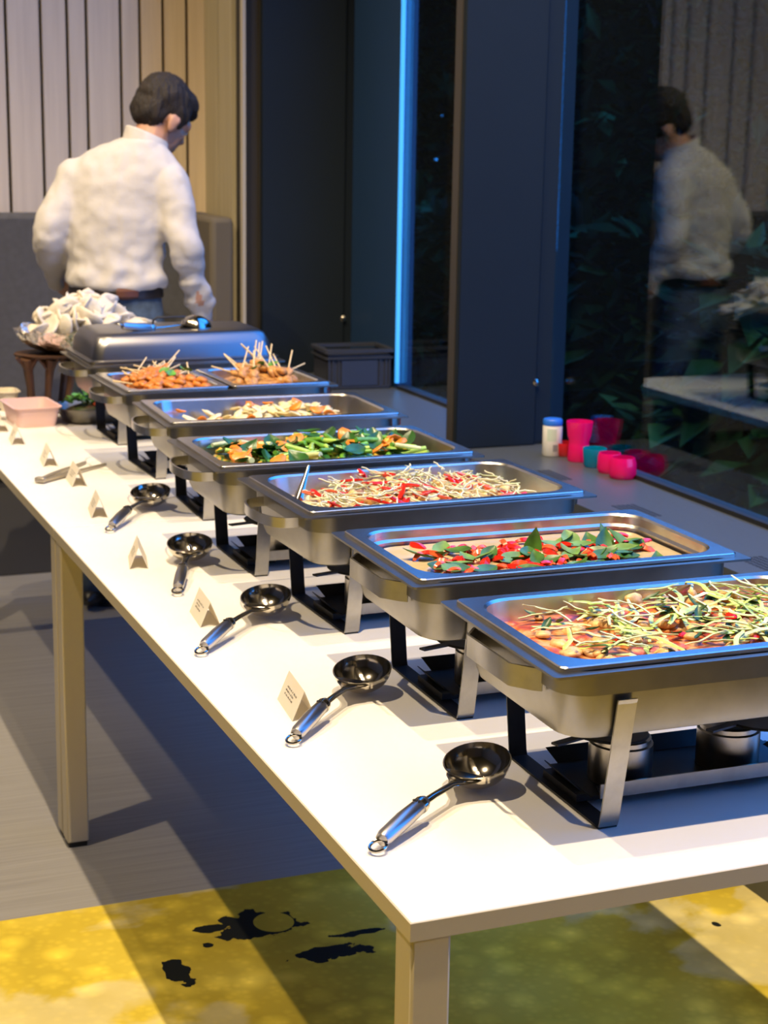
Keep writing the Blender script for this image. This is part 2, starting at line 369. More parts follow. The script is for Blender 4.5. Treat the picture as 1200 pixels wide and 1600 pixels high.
for i, (p_, x_, y_) in enumerate([(T1, 5.2, 4.2), (T2, 4.6, 6.6), (T1, 5.6, 8.6), (T2, 6.6, 10.6), (T1, 4.9, 2.0), (T2, 6.9, 6.0), (T1, 7.4, 12.8), (T2, 5.0, 12.2), (T1, 4.3, 15.0), (T2, 7.0, 15.2), (T1, 3.9, 10.4), (T2, 8.2, 8.6), (T1, 9.2, 11.0), (T2, 9.6, 13.5), (T1, 8.9, 4.0), (T2, 6.2, 18.0), (T1, 9.0, 17.0)]):
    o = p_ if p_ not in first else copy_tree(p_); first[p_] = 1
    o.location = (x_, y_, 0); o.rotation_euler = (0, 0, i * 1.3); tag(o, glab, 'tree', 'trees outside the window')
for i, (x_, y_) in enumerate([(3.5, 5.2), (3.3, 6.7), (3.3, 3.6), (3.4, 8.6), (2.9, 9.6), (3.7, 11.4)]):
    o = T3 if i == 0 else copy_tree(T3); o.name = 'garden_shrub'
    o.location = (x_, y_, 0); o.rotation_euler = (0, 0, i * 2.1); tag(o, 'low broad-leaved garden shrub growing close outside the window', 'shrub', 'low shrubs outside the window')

# ------------------------------------------------------------------ upholstered bench along the slatted wall
UPH = mat('grey upholstery', (.070, .072, .086), .85, var=.08, scale=40, bump=.15, bscale=300)
be = empty('wall_bench', (0, 4.7, 0), 0, 'grey upholstered wall bench under the slatted wood wall', 'bench')
def pad(lo, hi, name, m, parent, r=.02):
    return MB().b2(lo, hi).build(name, m, parent, bevel=r)
for (a, b) in ((-3.0, -1.05), (-1.04, .18), (.19, 1.19)): pad((a, .17, .50), (b, .28, 1.285), 'backrest', UPH, be)
pad((-3, -.28, .38), (1.19, .17, .50), 'seat', UPH, be)
pad((-3, -.24, 0.0), (1.19, .17, .38), 'plinth', mat('bench plinth', (.05, .05, .055), .6), be, .004)
pad((1.10, -.12, .50), (1.192, .168, 1.283), 'end_panel', mat('brown grey upholstery', (.10, .085, .065), .85, bump=.15, bscale=300), be)

# ------------------------------------------------------------------ tables
TW = 0.96
def table(y0, y1, label):
    e = empty('buffet_table', (0, y0, 0), 0, label, 'table'); Ln = y1 - y0
    MB().b2((0, 0, T - .024), (TW, Ln, T)).build('tabletop', [WHITE], e, bevel=.0015)
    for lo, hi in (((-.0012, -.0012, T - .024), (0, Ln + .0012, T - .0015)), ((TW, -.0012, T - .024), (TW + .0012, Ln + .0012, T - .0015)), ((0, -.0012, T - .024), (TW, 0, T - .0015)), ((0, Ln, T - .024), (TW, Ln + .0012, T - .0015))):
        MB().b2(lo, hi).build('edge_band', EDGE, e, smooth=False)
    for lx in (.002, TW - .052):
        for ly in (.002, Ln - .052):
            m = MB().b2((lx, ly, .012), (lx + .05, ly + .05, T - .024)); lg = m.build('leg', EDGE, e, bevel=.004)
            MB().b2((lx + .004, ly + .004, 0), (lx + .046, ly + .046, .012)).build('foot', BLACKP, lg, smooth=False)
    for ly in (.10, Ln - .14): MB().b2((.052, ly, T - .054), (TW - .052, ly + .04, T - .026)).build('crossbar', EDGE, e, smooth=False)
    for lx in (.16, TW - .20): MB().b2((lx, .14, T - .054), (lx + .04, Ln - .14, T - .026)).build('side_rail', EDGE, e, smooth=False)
    return e
table(0, 2.044, 'white buffet table nearest the camera with four hot dishes')
table(2.050, 3.78, 'white buffet table at the far end by the standing man')

# ------------------------------------------------------------------ chafing dishes
L0, W0, HR = .5725, .363, .228
def make_stand(e, style):
    # stand: four strip legs, two foot strips, long burner tray
    for sx in (-1, 1):
        x0 = sx * .178
        for sy in (-1, 1):
            m = MB(); w = .0135
            prof = [(sy * .134, .003), (sy * .137, .010), (sy * .168, .180), (sy * .170, .186)]
            rings = []
            for y, z in prof: rings.append([(x0 - w, y - .0015, z), (x0 + w, y - .0015, z), (x0 + w, y + .0015, z), (x0 - w, y + .0015, z)])
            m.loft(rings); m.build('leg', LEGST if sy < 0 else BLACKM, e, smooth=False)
        MB().b2((x0 - .0135, -.134, 0.0), (x0 + .0135, .134, .003)).build('foot_strip', BLACKM, e, smooth=False)
    m = MB(); tw = .062
    m.b2((-.165, -tw, .012), (.165, tw, .014))
    lip = MB().b2((-.160, -tw - .017, .016), (.160, -tw - .0145, .036)); lip.build('tray_lip', LEGST, e, smooth=False)
    for s in (-1, 1):
        m.add([(-.150, s * tw, .012), (.150, s * tw, .012), (.165, s * (tw + .012), .034), (-.165, s * (tw + .012), .034), (-.150, s * (tw + .002), .012), (.150, s * (tw + .002), .012), (.165, s * (tw + .014), .034), (-.165, s * (tw + .014), .034)],
              [(0, 1, 2, 3), (7, 6, 5, 4), (0, 3, 7, 4), (1, 2, 6, 5), (3, 2, 6, 7)])
        m.add([(s * .165, -tw * .6, .012), (s * .165, tw * .6, .012), (s * .192, tw * .35, .038), (s * .192, -tw * .35, .038), (s * .167, -tw * .6, .012), (s * .167, tw * .6, .012), (s * .194, tw * .35, .038), (s * .194, -tw * .35, .038)],
              [(0, 1, 2, 3), (7, 6, 5, 4), (0, 3, 7, 4), (1, 2, 6, 5), (3, 2, 6, 7), (0, 1, 5, 4)])
        m.b2((s * .150 - .03, -.05, .003), (s * .150 + .03, .05, .013))
    m.build('burner_tray', BLACKM, e, smooth=False)
    # frame ring under the rim
    r1 = [rrect(L0 - .044, W0 - .028, .045, z, 6) for z in (HR - .034, HR - .004)]
    r2 = [rrect(L0 - .050, W0 - .034, .043, z, 6) for z in (HR - .004, HR - .034)]
    m = MB(); m.loft(r1 + r2 + [r1[0]], False, False); m.build('frame_ring', STEELB, e)
    for sx in (-1, 1):
        m = MB()
        if style == 'flat':            # folded flat strip handle
            xb = L0 / 2 - .024
            path = [(xb, -.100), (xb + .010, -.092), (xb + .030, -.066), (xb + .030, .066), (xb + .010, .092), (xb, .100)]
            zc, hh = HR - .030, .015
        else:                          # rounded loop handle
            xb = L0 / 2 - .026; path = []
            for i in range(15):
                a = pi * (i / 14 - .5); path.append((xb + .058 * max(0, cos(a)) ** .55, .092 * sin(a)))
            zc, hh = HR - .028, .009
        rings = []
        for k, (x, y) in enumerate(path):
            a = path[max(k - 1, 0)]; b = path[min(k + 1, len(path) - 1)]
            t = Vector((b[0] - a[0], b[1] - a[1])).normalized(); nx, ny = t.y * .0018, -t.x * .0018
            rings.append([(sx * (x + nx), y + ny, zc - hh), (sx * (x + nx), y + ny, zc + hh), (sx * (x - nx), y - ny, zc + hh), (sx * (x - nx), y - ny, zc - hh)])
        m.loft(rings); m.build('handle', LEGST if style == 'flat' else STEEL, e, angle=50)

def make_waterpan(e):
    m = MB(); z0 = .128
    R = [rrect(L0, W0, .006, HR - .0035, 6), rrect(L0, W0, .006, HR, 6), rrect(L0 - .034, W0 - .022, .045, HR, 6), rrect(L0 - .038, W0 - .026, .045, HR - .006, 6)]
    out = [rrect(L0, W0, .006, HR - .0035, 6), rrect(L0 - .050, W0 - .034, .045, HR - .0036, 6), rrect(L0 - .054, W0 - .040, .045, HR - .034, 6), rrect(L0 - .064, W0 - .050, .045, z0 + .018, 6), rrect(L0 - .074, W0 - .060, .042, z0 + .005, 6), rrect(L0 - .096, W0 - .082, .035, z0, 6)]
    m.loft(list(reversed(out)), True, False); m.loft(R, False, False)
    m.build('water_pan', STEELB, e, angle=32)

def make_foodpan(e, cx=0, PLn=.540, PWd=.331, step=False, r=.055):
    m = MB(); z = HR + .006; dpt = .064; i = .020
    rings = [rrect(PLn, PWd, .010, z - .006, 6, cx), rrect(PLn, PWd, .010, z - .001, 6, cx), rrect(PLn - .003, PWd - .003, .010, z + .0005, 6, cx), rrect(PLn - 2 * i + .006, PWd - 2 * i + .006, r, z + .0005, 6, cx), rrect(PLn - 2 * i, PWd - 2 * i, r, z - .003, 6, cx)]
    if step:
        rings += [rrect(PLn - 2 * i - .002, PWd - 2 * i - .002, r, z - .016, 6, cx), rrect(PLn - 2 * i - .012, PWd - 2 * i - .012, r - .004, z - .020, 6, cx), rrect(PLn - 2 * i - .020, PWd - 2 * i - .020, r - .006, z - dpt + .01, 6, cx)]
    else: rings += [rrect(PLn - 2 * i - .014, PWd - 2 * i - .014, r - .004, z - dpt + .012, 6, cx)]
    rings += [rrect(PLn - 2 * i - .022, PWd - 2 * i - .022, r - .008, z - dpt + .003, 6, cx), rrect(PLn - 2 * i - .04, PWd - 2 * i - .04, r - .014, z - dpt, 6, cx)]
    m.loft(rings, False, True)
    return m.build('food_pan', STEEL, e, angle=32)

DISH = [(.522, .292, -.016), (.521, .734, -.012), (.512, 1.216, .024), (.485, 1.639, 0), (.529, 2.142, -.035), (.536, 2.636, .021), (.557, 3.122, -.002)]
DL = ['steel chafing dish of orange curry topped with spring onion, nearest the camera', 'steel chafing dish of creamy curry with red chili and basil leaves',
      'steel chafing dish of stir fry with bean sprouts and red pepper strips', 'steel chafing dish of green vegetables with orange carrot slices',
      'steel chafing dish of pale stir-fried cabbage, mostly empty', 'steel chafing dish holding two half pans of satay skewers', 'steel chafing dish closed by a lid, farthest from the camera']
dishes = []
for i, (x, y, a) in enumerate(DISH):
    e = empty('chafing_dish', (x, y, T), a, DL[i], 'chafing dish', 'chafing dishes in a row on the buffet tables'); dishes.append(e)
    make_stand(e, 'flat' if i < 2 else 'loop'); make_waterpan(e)
    if i == 5:
        make_foodpan(e, -.1375, .265, .331, r=.04); make_foodpan(e, .1375, .265, .331, r=.04)
    else: make_foodpan(e, step=(i == 1))

def P(i, lx, ly, lz=0):
    x, y, a = DISH[i]; return (x + lx * cos(a) - ly * sin(a), y + lx * sin(a) + ly * cos(a), T + lz)

# fuel cans with swing lids
cm_ = MB(); cm_.lathe([(.0001, 0), (.043, 0), (.044, .003), (.044, .052), (.041, .054), (.041, .060), (.036, .062), (.034, .060), (.0001, .060)], 28)
can_me = mesh_only(cm_, 'fuel_can', CANM)
sn = MB().lathe([(.0001, 0), (.055, 0), (.057, .002), (.055, .004), (.0001, .006)], 28)
snuff_me = mesh_only(sn, 'snuffer_disc', BLACKM)
arm = MB().b2((-.11, -.006, .001), (-.05, .006, .004)); arm_me = mesh_only(arm, 'snuffer_arm', BLACKM)
for i in range(5):
    for k, lx in enumerate((-.095, .075)):
        c = inst(can_me, 'fuel_can', P(i, lx, -.012, .014), (0, 0, DISH[i][2]), 1, 'round tin fuel can %s on the tray under the %s' % (('at the left', 'at the right')[k], ('orange curry dish', 'creamy chili curry dish', 'bean sprout dish', 'green vegetable dish', 'pale cabbage dish')[i]), 'fuel can', 'fuel cans under the chafing dishes')
        d = inst(snuff_me, 'swing_lid', (-.022 if k == 0 else .03, .0 if k == 0 else -.02, .068), (0, .06, 0), 1, parent=c)
        inst(arm_me, 'lid_arm', (0, 0, 0), (0, 0, .4), 1, parent=d)

# lid of the last dish
x, y, a = DISH[6]
le = empty('dome_cover', (x, y, T + HR + .0075), a, 'closed steel lid with wire handle on the farthest chafing dish', 'cover')
m = MB(); rg = [rrect(.548, .340, .02, 0, 6), rrect(.548, .340, .02, .005, 6), rrect(.520, .312, .03, .007, 6), rrect(.512, .304, .032, .040, 6), rrect(.490, .282, .04, .066, 6), rrect(.470, .262, .04, .074, 6), rrect(.440, .232, .04, .077, 6)]
m.loft(rg); m.build('shell', mat('lid steel', (.27, .265, .27), .32, 1.0), le, angle=30)
MB().tube([(-.055, 0, .076), (-.052, 0, .096), (-.040, 0, .104), (.040, 0, .104), (.052, 0, .096), (.055, 0, .076)], .0035, 8).build('handle', BLACKM, le)
for s in (-1, 1): MB().lathe([(.0001, 0), (.012, 0), (.010, .004), (.0001, .005)], 12, (s * .055, 0, .0765)).build('rivet', STEEL, le)

# ------------------------------------------------------------------ food
R = random.Random(11)
ZP = HR + .006
def food_mat(name, stops, scale=25, rough=.35, dist=1.0, bump=.3):
    m = bpy.data.materials.new(name); m.use_nodes = True; nt = m.node_tree; N = nt.nodes; L = nt.links; b = N['Principled BSDF']
    b.inputs['Roughness'].default_value = rough
    tc = N.new('ShaderNodeTexCoord'); nz = N.new('ShaderNodeTexNoise'); nz.inputs['Scale'].default_value = scale; nz.inputs['Detail'].default_value = 5; nz.inputs['Distortion'].default_value = dist
    L.new(tc.outputs['Object'], nz.inputs[0]); r = N.new('ShaderNodeValToRGB'); e = r.color_ramp.elements
    while len(e) < len(stops): e.new(.5)
    for el, (p, c) in zip(e, stops): el.position = p; el.color = (*c, 1)
    L.new(nz.outputs[0], r.inputs[0]); L.new(r.outputs[0], b.inputs['Base Color'])
    bp = N.new('ShaderNodeBump'); bp.inputs['Strength'].default_value = bump; bp.inputs['Distance'].default_value = .005
    L.new(nz.outputs[0], bp.inputs['Height']); L.new(bp.outputs[0], b.inputs['Normal']); return m

def hgt(i, lx, ly):
    n = noise.noise(Vector((lx * 14 + i * 7.3, ly * 14, i * 2.1)))
    n2 = noise.noise(Vector((lx * 45 + i * 3.3, ly * 45, i)))
    if i == 0: return -.022 + .008 * n + .003 * n2 + .010 * max(0, (lx + .1) * 3)
    if i == 1: return -.025 + .0006 * n2
    if i == 2: return -.030 + .012 * n + .004 * n2 + .010 * max(0, 1 - (lx / .17) ** 2)
    if i == 3: return -.030 + .011 * n + .004 * n2 + .008 * max(0, 1 - (lx / .2) ** 2)
    if i == 4: return -.042 + .008 * n + .003 * n2 + .014 * max(0, 1 - ((lx - .05) / .14) ** 2)
    return -.034 + .004 * n2 + .042 * max(0, 1 - ((abs(lx) - .135) / .12) ** 2 - (ly / .16) ** 2)
def bed(i, name, label, m, L_, W_, cx=0, r=.045, nx=44, ny=28, trim=0.0):
    mb = MB(); vs = []; fs = []
    for a in range(nx + 1):
        for b in range(ny + 1):
            u = -1 + 2 * a / nx; v = -1 + 2 * b / ny
            lx = cx + u * L_ / 2; ly = v * W_ / 2
            dx = max(0, abs(u) * L_ / 2 - (L_ / 2 - r)); dy = max(0, abs(v) * W_ / 2 - (W_ / 2 - r))
            q = math.hypot(dx, dy)
            if q > r: f = r / q; lx = cx + math.copysign(L_ / 2 - r + dx * f, u); ly = math.copysign(W_ / 2 - r + dy * f, v)
            ed = min(1, min(L_ / 2 - abs(lx - cx), W_ / 2 - abs(ly)) / .02)
            vs.append((lx, ly, hgt(i, lx, ly) - trim * (1 - ed)))
    for a in range(nx):
        for b in range(ny): k = a * (ny + 1) + b; fs.append((k, k + ny + 1, k + ny + 2, k + 1))
    mb.add(vs, fs)
    x, y, an = DISH[i]
    o = mb.build(name, m, None, loc=(x, y, T + ZP), rotz=an); tag(o, label, 'food', kind='stuff'); return o
bed(0, 'curry_bed', 'orange red curry sauce with noodles filling the nearest dish', food_mat('orange curry', [(.30, (.26, .025, .004)), (.45, (.50, .09, .012)), (.55, (.58, .22, .05)), (.68, (.66, .42, .18))], 38), .478, .270, trim=.008)
bed(1, 'curry_sauce', 'pale creamy curry sauce under the red chilies', food_mat('cream curry', [(.3, (.50, .36, .15)), (.6, (.60, .46, .21)), (.75, (.64, .52, .28))], 9, .12, .3, .05), .468, .262)
bed(2, 'stir_fry_bed', 'mixed noodle stir fry under the bean sprouts', food_mat('sprout bed', [(.30, (.28, .16, .04)), (.45, (.66, .50, .20)), (.60, (.78, .70, .42)), (.72, (.62, .22, .05))], 60), .45, .252, trim=.015)
bed(3, 'vegetable_bed', 'chopped greens and carrot under the green vegetables', food_mat('green bed', [(.32, (.03, .10, .02)), (.45, (.12, .26, .03)), (.55, (.62, .40, .06)), (.68, (.75, .30, .03))], 45), .45, .252, trim=.015)
bed(4, 'cabbage_bed', 'thin layer of oily cabbage left in the dish', food_mat('cabbage bed', [(.35, (.35, .22, .07)), (.5, (.62, .48, .22)), (.65, (.74, .64, .38))], 50), .43, .24, trim=.012)
bed(5, 'satay_bed', 'satay sauce and meat in the left half pan', food_mat('satay bed left', [(.35, (.25, .07, .012)), (.5, (.48, .17, .03)), (.65, (.60, .26, .06))], 70), .205, .270, cx=-.1375, r=.03, nx=24, trim=.012)
bed(5, 'satay_bed', 'browned satay meat in the right half pan', food_mat('satay bed right', [(.35, (.25, .10, .02)), (.5, (.45, .20, .05)), (.65, (.58, .33, .11))], 70), .205, .270, cx=.1375, r=.03, nx=24, trim=.012)

FM = {k: mat('food ' + k, c, r_, var=v, scale=s_) for k, c, r_, v, s_ in (
    ('scallion', (.50, .66, .16), .3, .3, 60), ('scallion white', (.62, .68, .34), .3, .12, 60), ('herb', (.035, .10, .025), .4, .4, 60),
    ('chicken', (.76, .46, .18), .4, .25, 80), ('chili', (.62, .020, .010), .16, .25, 60), ('chili light', (.74, .10, .03), .2, .25, 60),
    ('basil', (.05, .14, .018), .35, .35, 40), ('basil pale', (.14, .27, .055), .4, .25, 40), ('sprout', (.70, .68, .45), .25, .08, 60),
    ('carrot', (.80, .24, .02), .3, .2, 60), ('green bean', (.14, .36, .04), .25, .35, 50), ('bright stalk', (.36, .56, .10), .25, .25, 50),
    ('dark green', (.025, .10, .015), .3, .35, 50), ('yellow', (.78, .52, .07), .3, .2, 60), ('cabbage', (.78, .68, .38), .35, .15, 40),
    ('satay', (.55, .19, .030), .4, .35, 60), ('satay brown', (.50, .24, .07), .45, .35, 60), ('stick', (.72, .56, .30), .6, .1, 60), ('mushroom', (.24, .13, .06), .5, .3, 60),
    ('lettuce', (.10, .30, .04), .4, .35, 40), ('tomato', (.60, .10, .03), .25, .2, 60))}
def strip_me(name, m, ln, w, th, curl, seed, n=6, taper=.4, sides=5):
    g = random.Random(seed); pts = []; a = 0; p_ = Vector((-ln / 2, 0, 0)); b = 0
    for k in range(n + 1):
        pts.append(p_.copy()); a += g.uniform(-curl, curl); b = g.uniform(-curl, curl) * .4
        p_ += Vector((cos(a) * cos(b), sin(a) * cos(b), sin(b))) * ln / n
    return mesh_only(MB().tube(pts, [w * (1 - taper * abs(2 * k / n - 1) ** 2) for k in range(n + 1)], sides, flat=th / w), name, m, 60)
def leaf_me(name, m, ln, w, seed, fold=.35, arch=.2, nx=6, th=.0007):
    g = random.Random(seed); top = []; bot = []; ny = 4; vs = []; fs = []
    for lay in (0, 1):
        for a in range(nx + 1):
            u = a / nx; hw = w / 2 * sin(pi * min(.985, max(.02, u)) ** .8)
            for b in range(ny + 1):
                v = -1 + 2 * b / ny
                vs.append((ln * (u - .5), hw * v, fold * hw * abs(v) + arch * ln * (u - u * u) * -1 + arch * .25 * ln + g.uniform(-.04, .04) * hw - lay * th))
    k0 = (nx + 1) * (ny + 1)
    for a in range(nx):
        for b in range(ny):
            k = a * (ny + 1) + b; fs.append((k, k + ny + 1, k + ny + 2, k + 1)); fs.append((k0 + k + 1, k0 + k + ny + 2, k0 + k + ny + 1, k0 + k))
    return mesh_only(MB().add(vs, fs), name, m, 60)
def chunk_me(name, m, sz, seed, amp=.35):
    bm = bmesh.new(); bmesh.ops.create_icosphere(bm, subdivisions=2, radius=1)
    for v in bm.verts:
        n = noise.noise(v.co * 1.3 + Vector((seed * 3.1, 0, 0))); n2 = noise.noise(v.co * 3 + Vector((seed, 5, 0)))
        v.co = v.co * (1 + amp * n + .15 * n2); v.co = Vector((v.co.x * sz[0] / 2, v.co.y * sz[1] / 2, v.co.z * sz[2] / 2))
    me = bpy.data.meshes.new(name); bm.to_mesh(me); bm.free(); me.materials.append(m); me.shade_smooth(); return me
def petal_me(name, m, ln, w, th, bend, seed):
    # curved slice of pepper: a bent, thick, tapered shell
    rings = []; n = 6
    for k in range(n + 1):
        u = k / n; a = bend * (u - .5); rr_ = ln / bend; ww = w * (.35 + .65 * sin(pi * min(.97, max(.06, u)))) / 2
        c = Vector((rr_ * sin(a), 0, rr_ * (cos(a) - 1))); nrm = Vector((sin(a), 0, cos(a)))
        rings.append([c + Vector((0, ww, -ww * .5)) - nrm * th, c + Vector((0, ww, -ww * .5)), c + nrm * th * .9, c + Vector((0, -ww, -ww * .5)), c + Vector((0, -ww, -ww * .5)) - nrm * th, c - nrm * th * .2])
    return mesh_only(MB().loft(rings), name, m, 50)
def slice_me(name, m, rad, th, seed):
    g = random.Random(seed); r0 = []; n = 16
    for k in range(n):
        a = 2 * pi * k / n; rr_ = rad * (1 + .035 * (1 if k % 2 else -1)); r0.append((rr_ * cos(a), rr_ * .75 * sin(a)))
    wz = lambda x, y: .25 * rad * (x / rad) ** 2
    rings = [[(x * f, y * f, z + wz(x, y)) for x, y in r0] for f, z in ((.9, 0), (1, th * .3), (1, th * .7), (.9, th))]
    return mesh_only(MB().loft(rings), name, m, 50)

def scatter(i, n, meshes, name, label, group, cx=0, LX=.21, LY=.118, zoff=.004, tilt=.25, sc=(.85, 1.15), dens=None, zr=.004, cat='food', rotz=None):
    k = 0; tries = 0
    while k < n and tries < n * 40:
        tries += 1
        lx = cx + R.uniform(-LX, LX); ly = R.uniform(-LY, LY)
        if dens and R.random() > dens(lx, ly): continue
        x, y, z = P(i, lx, ly, ZP + hgt(i, lx, ly) + zoff + R.uniform(0, zr))
        rz = R.uniform(0, 6.28) if rotz is None else rotz + R.uniform(-.5, .5)
        inst(R.choice(meshes), name, (x, y, z), (R.uniform(-tilt, tilt), R.uniform(-tilt, tilt), rz), R.uniform(*sc), label, cat, group); k += 1

# dish 1: orange curry, spring onion, herbs, chicken
sc1 = [strip_me('spring_onion', FM['scallion'], .080, .0036, .0010, .45, s, 8) for s in range(5)] + [strip_me('spring_onion', FM['scallion white'], .078, .0030, .0014, .5, s, 8) for s in range(5, 9)]
hb1 = [leaf_me('herb_sprig', FM['herb'], .028, .010, s, .5, .4) for s in range(4)]
ck1 = [chunk_me('chicken_piece', FM['chicken'], (.034, .022, .014), s) for s in range(4)]
scatter(0, 46, ck1, 'chicken_piece', 'pale cooked piece in the orange curry of the nearest dish', 'cooked pieces in the orange curry', LX=.205, zoff=.001, sc=(.6, 1.1))
scatter(0, 60, hb1, 'herb_sprig', 'small dark green herb leaf on the orange curry', 'herb leaves on the orange curry', LX=.205, zoff=.007, tilt=.6, dens=lambda x, y: 1 if noise.noise(Vector((x * 12, y * 12, 3))) > .0 else .15)
scatter(0, 150, sc1, 'spring_onion', 'thin green spring onion strip on the orange curry', 'spring onion strips on the orange curry', LX=.19, zoff=.007, zr=.012, tilt=.35, dens=lambda x, y: .25 + .75 * (noise.noise(Vector((x * 9 + 4, y * 9, 1))) > -.12) * (1 if x > -.15 else .3))
rb1 = [petal_me('red_pepper_piece', FM['chili'], .022, .012, .0015, 1.0, s) for s in range(2)]
scatter(0, 10, rb1, 'red_pepper_piece', 'small red pepper piece in the orange curry', 'red pepper pieces in the orange curry', zoff=.006)
for k, (lx, ly) in enumerate(((-.02, .10), (.08, .11), (.12, .08))):
    x, y, z = P(0, lx, ly, ZP + hgt(0, lx, ly) + .010); inst(ck1[k], 'chicken_piece', (x, y, z), (1.1, .3, k), 1.0, 'pale cooked piece in the orange curry of the nearest dish', 'food', 'cooked pieces in the orange curry')

# dish 2: creamy curry, chili slices, basil
ch2 = [petal_me('chili_slice', FM['chili'], .036, .015, .0018, 1.3, s) for s in range(3)] + [petal_me('chili_slice', FM['chili light'], .030, .013, .0016, 1.7, s) for s in range(3, 5)]
bs2 = [leaf_me('basil_leaf', FM['basil'], .052, .027, s, .3, .35) for s in range(3)] + [leaf_me('basil_leaf', FM['basil pale'], .050, .028, s, .25, .3) for s in range(3, 6)]
dn = lambda x, y: (1.0 if y < .075 else .08)
scatter(1, 52, bs2, 'basil_leaf', 'green basil leaf floating on the creamy curry', 'basil leaves on the creamy curry', LX=.195, LY=.115, zoff=.003, zr=.008, tilt=.35, dens=dn)
scatter(1, 120, ch2, 'chili_slice', 'curved red chili slice on the creamy curry', 'chili slices on the creamy curry', LX=.195, LY=.112, zoff=.005, zr=.008, tilt=.45, dens=dn)
for (lx, ly, rx, ry, rz) in ((.005, .02, .2, -1.25, .6), (.135, .02, -.2, -1.1, 2.2), (.12, .0, .5, -.8, 1.0), (.155, .01, -.5, -.7, 3.0)):
    x, y, z = P(1, lx, ly, ZP - .012); inst(bs2[1 if rx > 0 else 4], 'basil_leaf', (x, y, z), (rx, ry, rz), 1.15, 'green basil leaf floating on the creamy curry', 'food', 'basil leaves on the creamy curry')

# dish 3: bean sprouts, red strips, chicken, serving spoon in the corner
sp3 = [strip_me('bean_sprout', FM['sprout'], .066, .0016, .0016, .75, s, 9, .2) for s in range(6)] + [strip_me('bean_sprout', FM['scallion white'], .055, .0022, .0014, .6, s, 7, .5) for s in range(6, 9)]
rd3 = [strip_me('red_pepper_strip', FM['chili'], .042, .0052, .003, .2, s, 5, .4, 6) for s in range(3)] + [strip_me('red_pepper_strip', FM['chili light'], .04, .005, .0028, .2, s, 5, .4, 6) for s in range(3, 5)]
ck3 = [chunk_me('fried_tofu_piece', FM['chicken'], (.028, .020, .014), 10 + s) for s in range(3)] + [chunk_me('fried_tofu_piece', FM['mushroom'], (.026, .020, .014), 14)]
scatter(2, 46, ck3, 'fried_piece', 'browned cooked piece among the bean sprouts', 'cooked pieces among the bean sprouts', LX=.195, zoff=.002, tilt=.6)
scatter(2, 60, rd3, 'red_pepper_strip', 'red pepper strip among the bean sprouts', 'red pepper strips among the bean sprouts', LX=.19, zoff=.008, zr=.010, tilt=.4, dens=lambda x, y: 1 if noise.noise(Vector((x * 13, y * 13, 9))) > .02 else .12)
scatter(2, 210, sp3, 'bean_sprout', 'pale bean sprout heaped on the stir fry', 'bean sprouts heaped on the stir fry', LX=.195, zoff=.006, zr=.014, tilt=.45)
# dish 4: green vegetables
gb4 = [strip_me('green_stalk', FM['green bean'], .058, .0065, .006, .12, s, 4, .15, 8) for s in range(3)] + [strip_me('green_stalk', FM['bright stalk'], .055, .0068, .006, .12, s, 4, .15, 8) for s in range(3, 6)]
dl4 = [leaf_me('dark_green_leaf', FM['dark green'], .06, .034, s, .3, .45) for s in range(3)]
ca4 = [slice_me('carrot_slice', FM['carrot'], .019, .004, s) for s in range(2)]
ye4 = [chunk_me('baby_corn_piece', FM['yellow'], (.032, .020, .013), 20 + s) for s in range(3)]
scatter(3, 44, ye4, 'baby_corn_piece', 'yellow vegetable piece among the green stalks', 'yellow pieces among the greens', LX=.205, zoff=.008, tilt=.7)
scatter(3, 56, dl4, 'dark_green_leaf', 'dark green wilted leaf among the green stalks', 'wilted leaves among the greens', LX=.205, zoff=.010, zr=.014, tilt=.6, dens=lambda x, y: 1 if x < .05 or y > .03 else .4)
scatter(3, 62, gb4, 'green_stalk', 'short green vegetable stalk in the fourth dish', 'green stalks in the vegetable dish', LX=.19, zoff=.010, zr=.014, tilt=.35)
scatter(3, 22, ca4, 'carrot_slice', 'orange carrot slice among the green stalks', 'carrot slices among the greens', LX=.195, zoff=.010, zr=.014, tilt=.8, dens=lambda x, y: 1 if noise.noise(Vector((x * 11, y * 11, 5))) > -.1 else .2)
wh4 = [strip_me('leek_piece', FM['scallion white'], .06, .0062, .006, .06, s, 4, .1, 8) for s in range(2)]
scatter(3, 8, wh4, 'leek_piece', 'white leek piece lying on the green stalks', 'leek pieces on the greens', zoff=.018, tilt=.3)
# dish 5
cb5 = [chunk_me('cabbage_piece', FM['cabbage'], (.045, .022, .010), 30 + s, .5) for s in range(3)] + [strip_me('cabbage_piece', FM['cabbage'], .05, .008, .004, .3, s, 5, .5, 6) for s in range(3)]
ca5 = [slice_me('carrot_slice', FM['carrot'], .016, .004, 7)]
d5 = lambda x, y: 1 if (x > -.07 and y > -.11) or (x < -.10 and y < .02) else .1
scatter(4, 110, cb5, 'cabbage_piece', 'pale cooked cabbage piece in the fifth dish', 'cabbage pieces in the fifth dish', LX=.185, LY=.11, zoff=.005, zr=.012, tilt=.6, dens=d5)
scatter(4, 16, ca5, 'carrot_slice', 'orange carrot slice among the pale cabbage', 'carrot slices among the cabbage', LX=.185, zoff=.012, zr=.01, tilt=.6, dens=d5)
scatter(4, 8, [leaf_me('green_leaf_scrap', FM['dark green'], .03, .014, 3)], 'green_leaf_scrap', 'small green leaf scrap among the pale cabbage', 'leaf scraps among the cabbage', zoff=.014, tilt=.5, dens=d5)
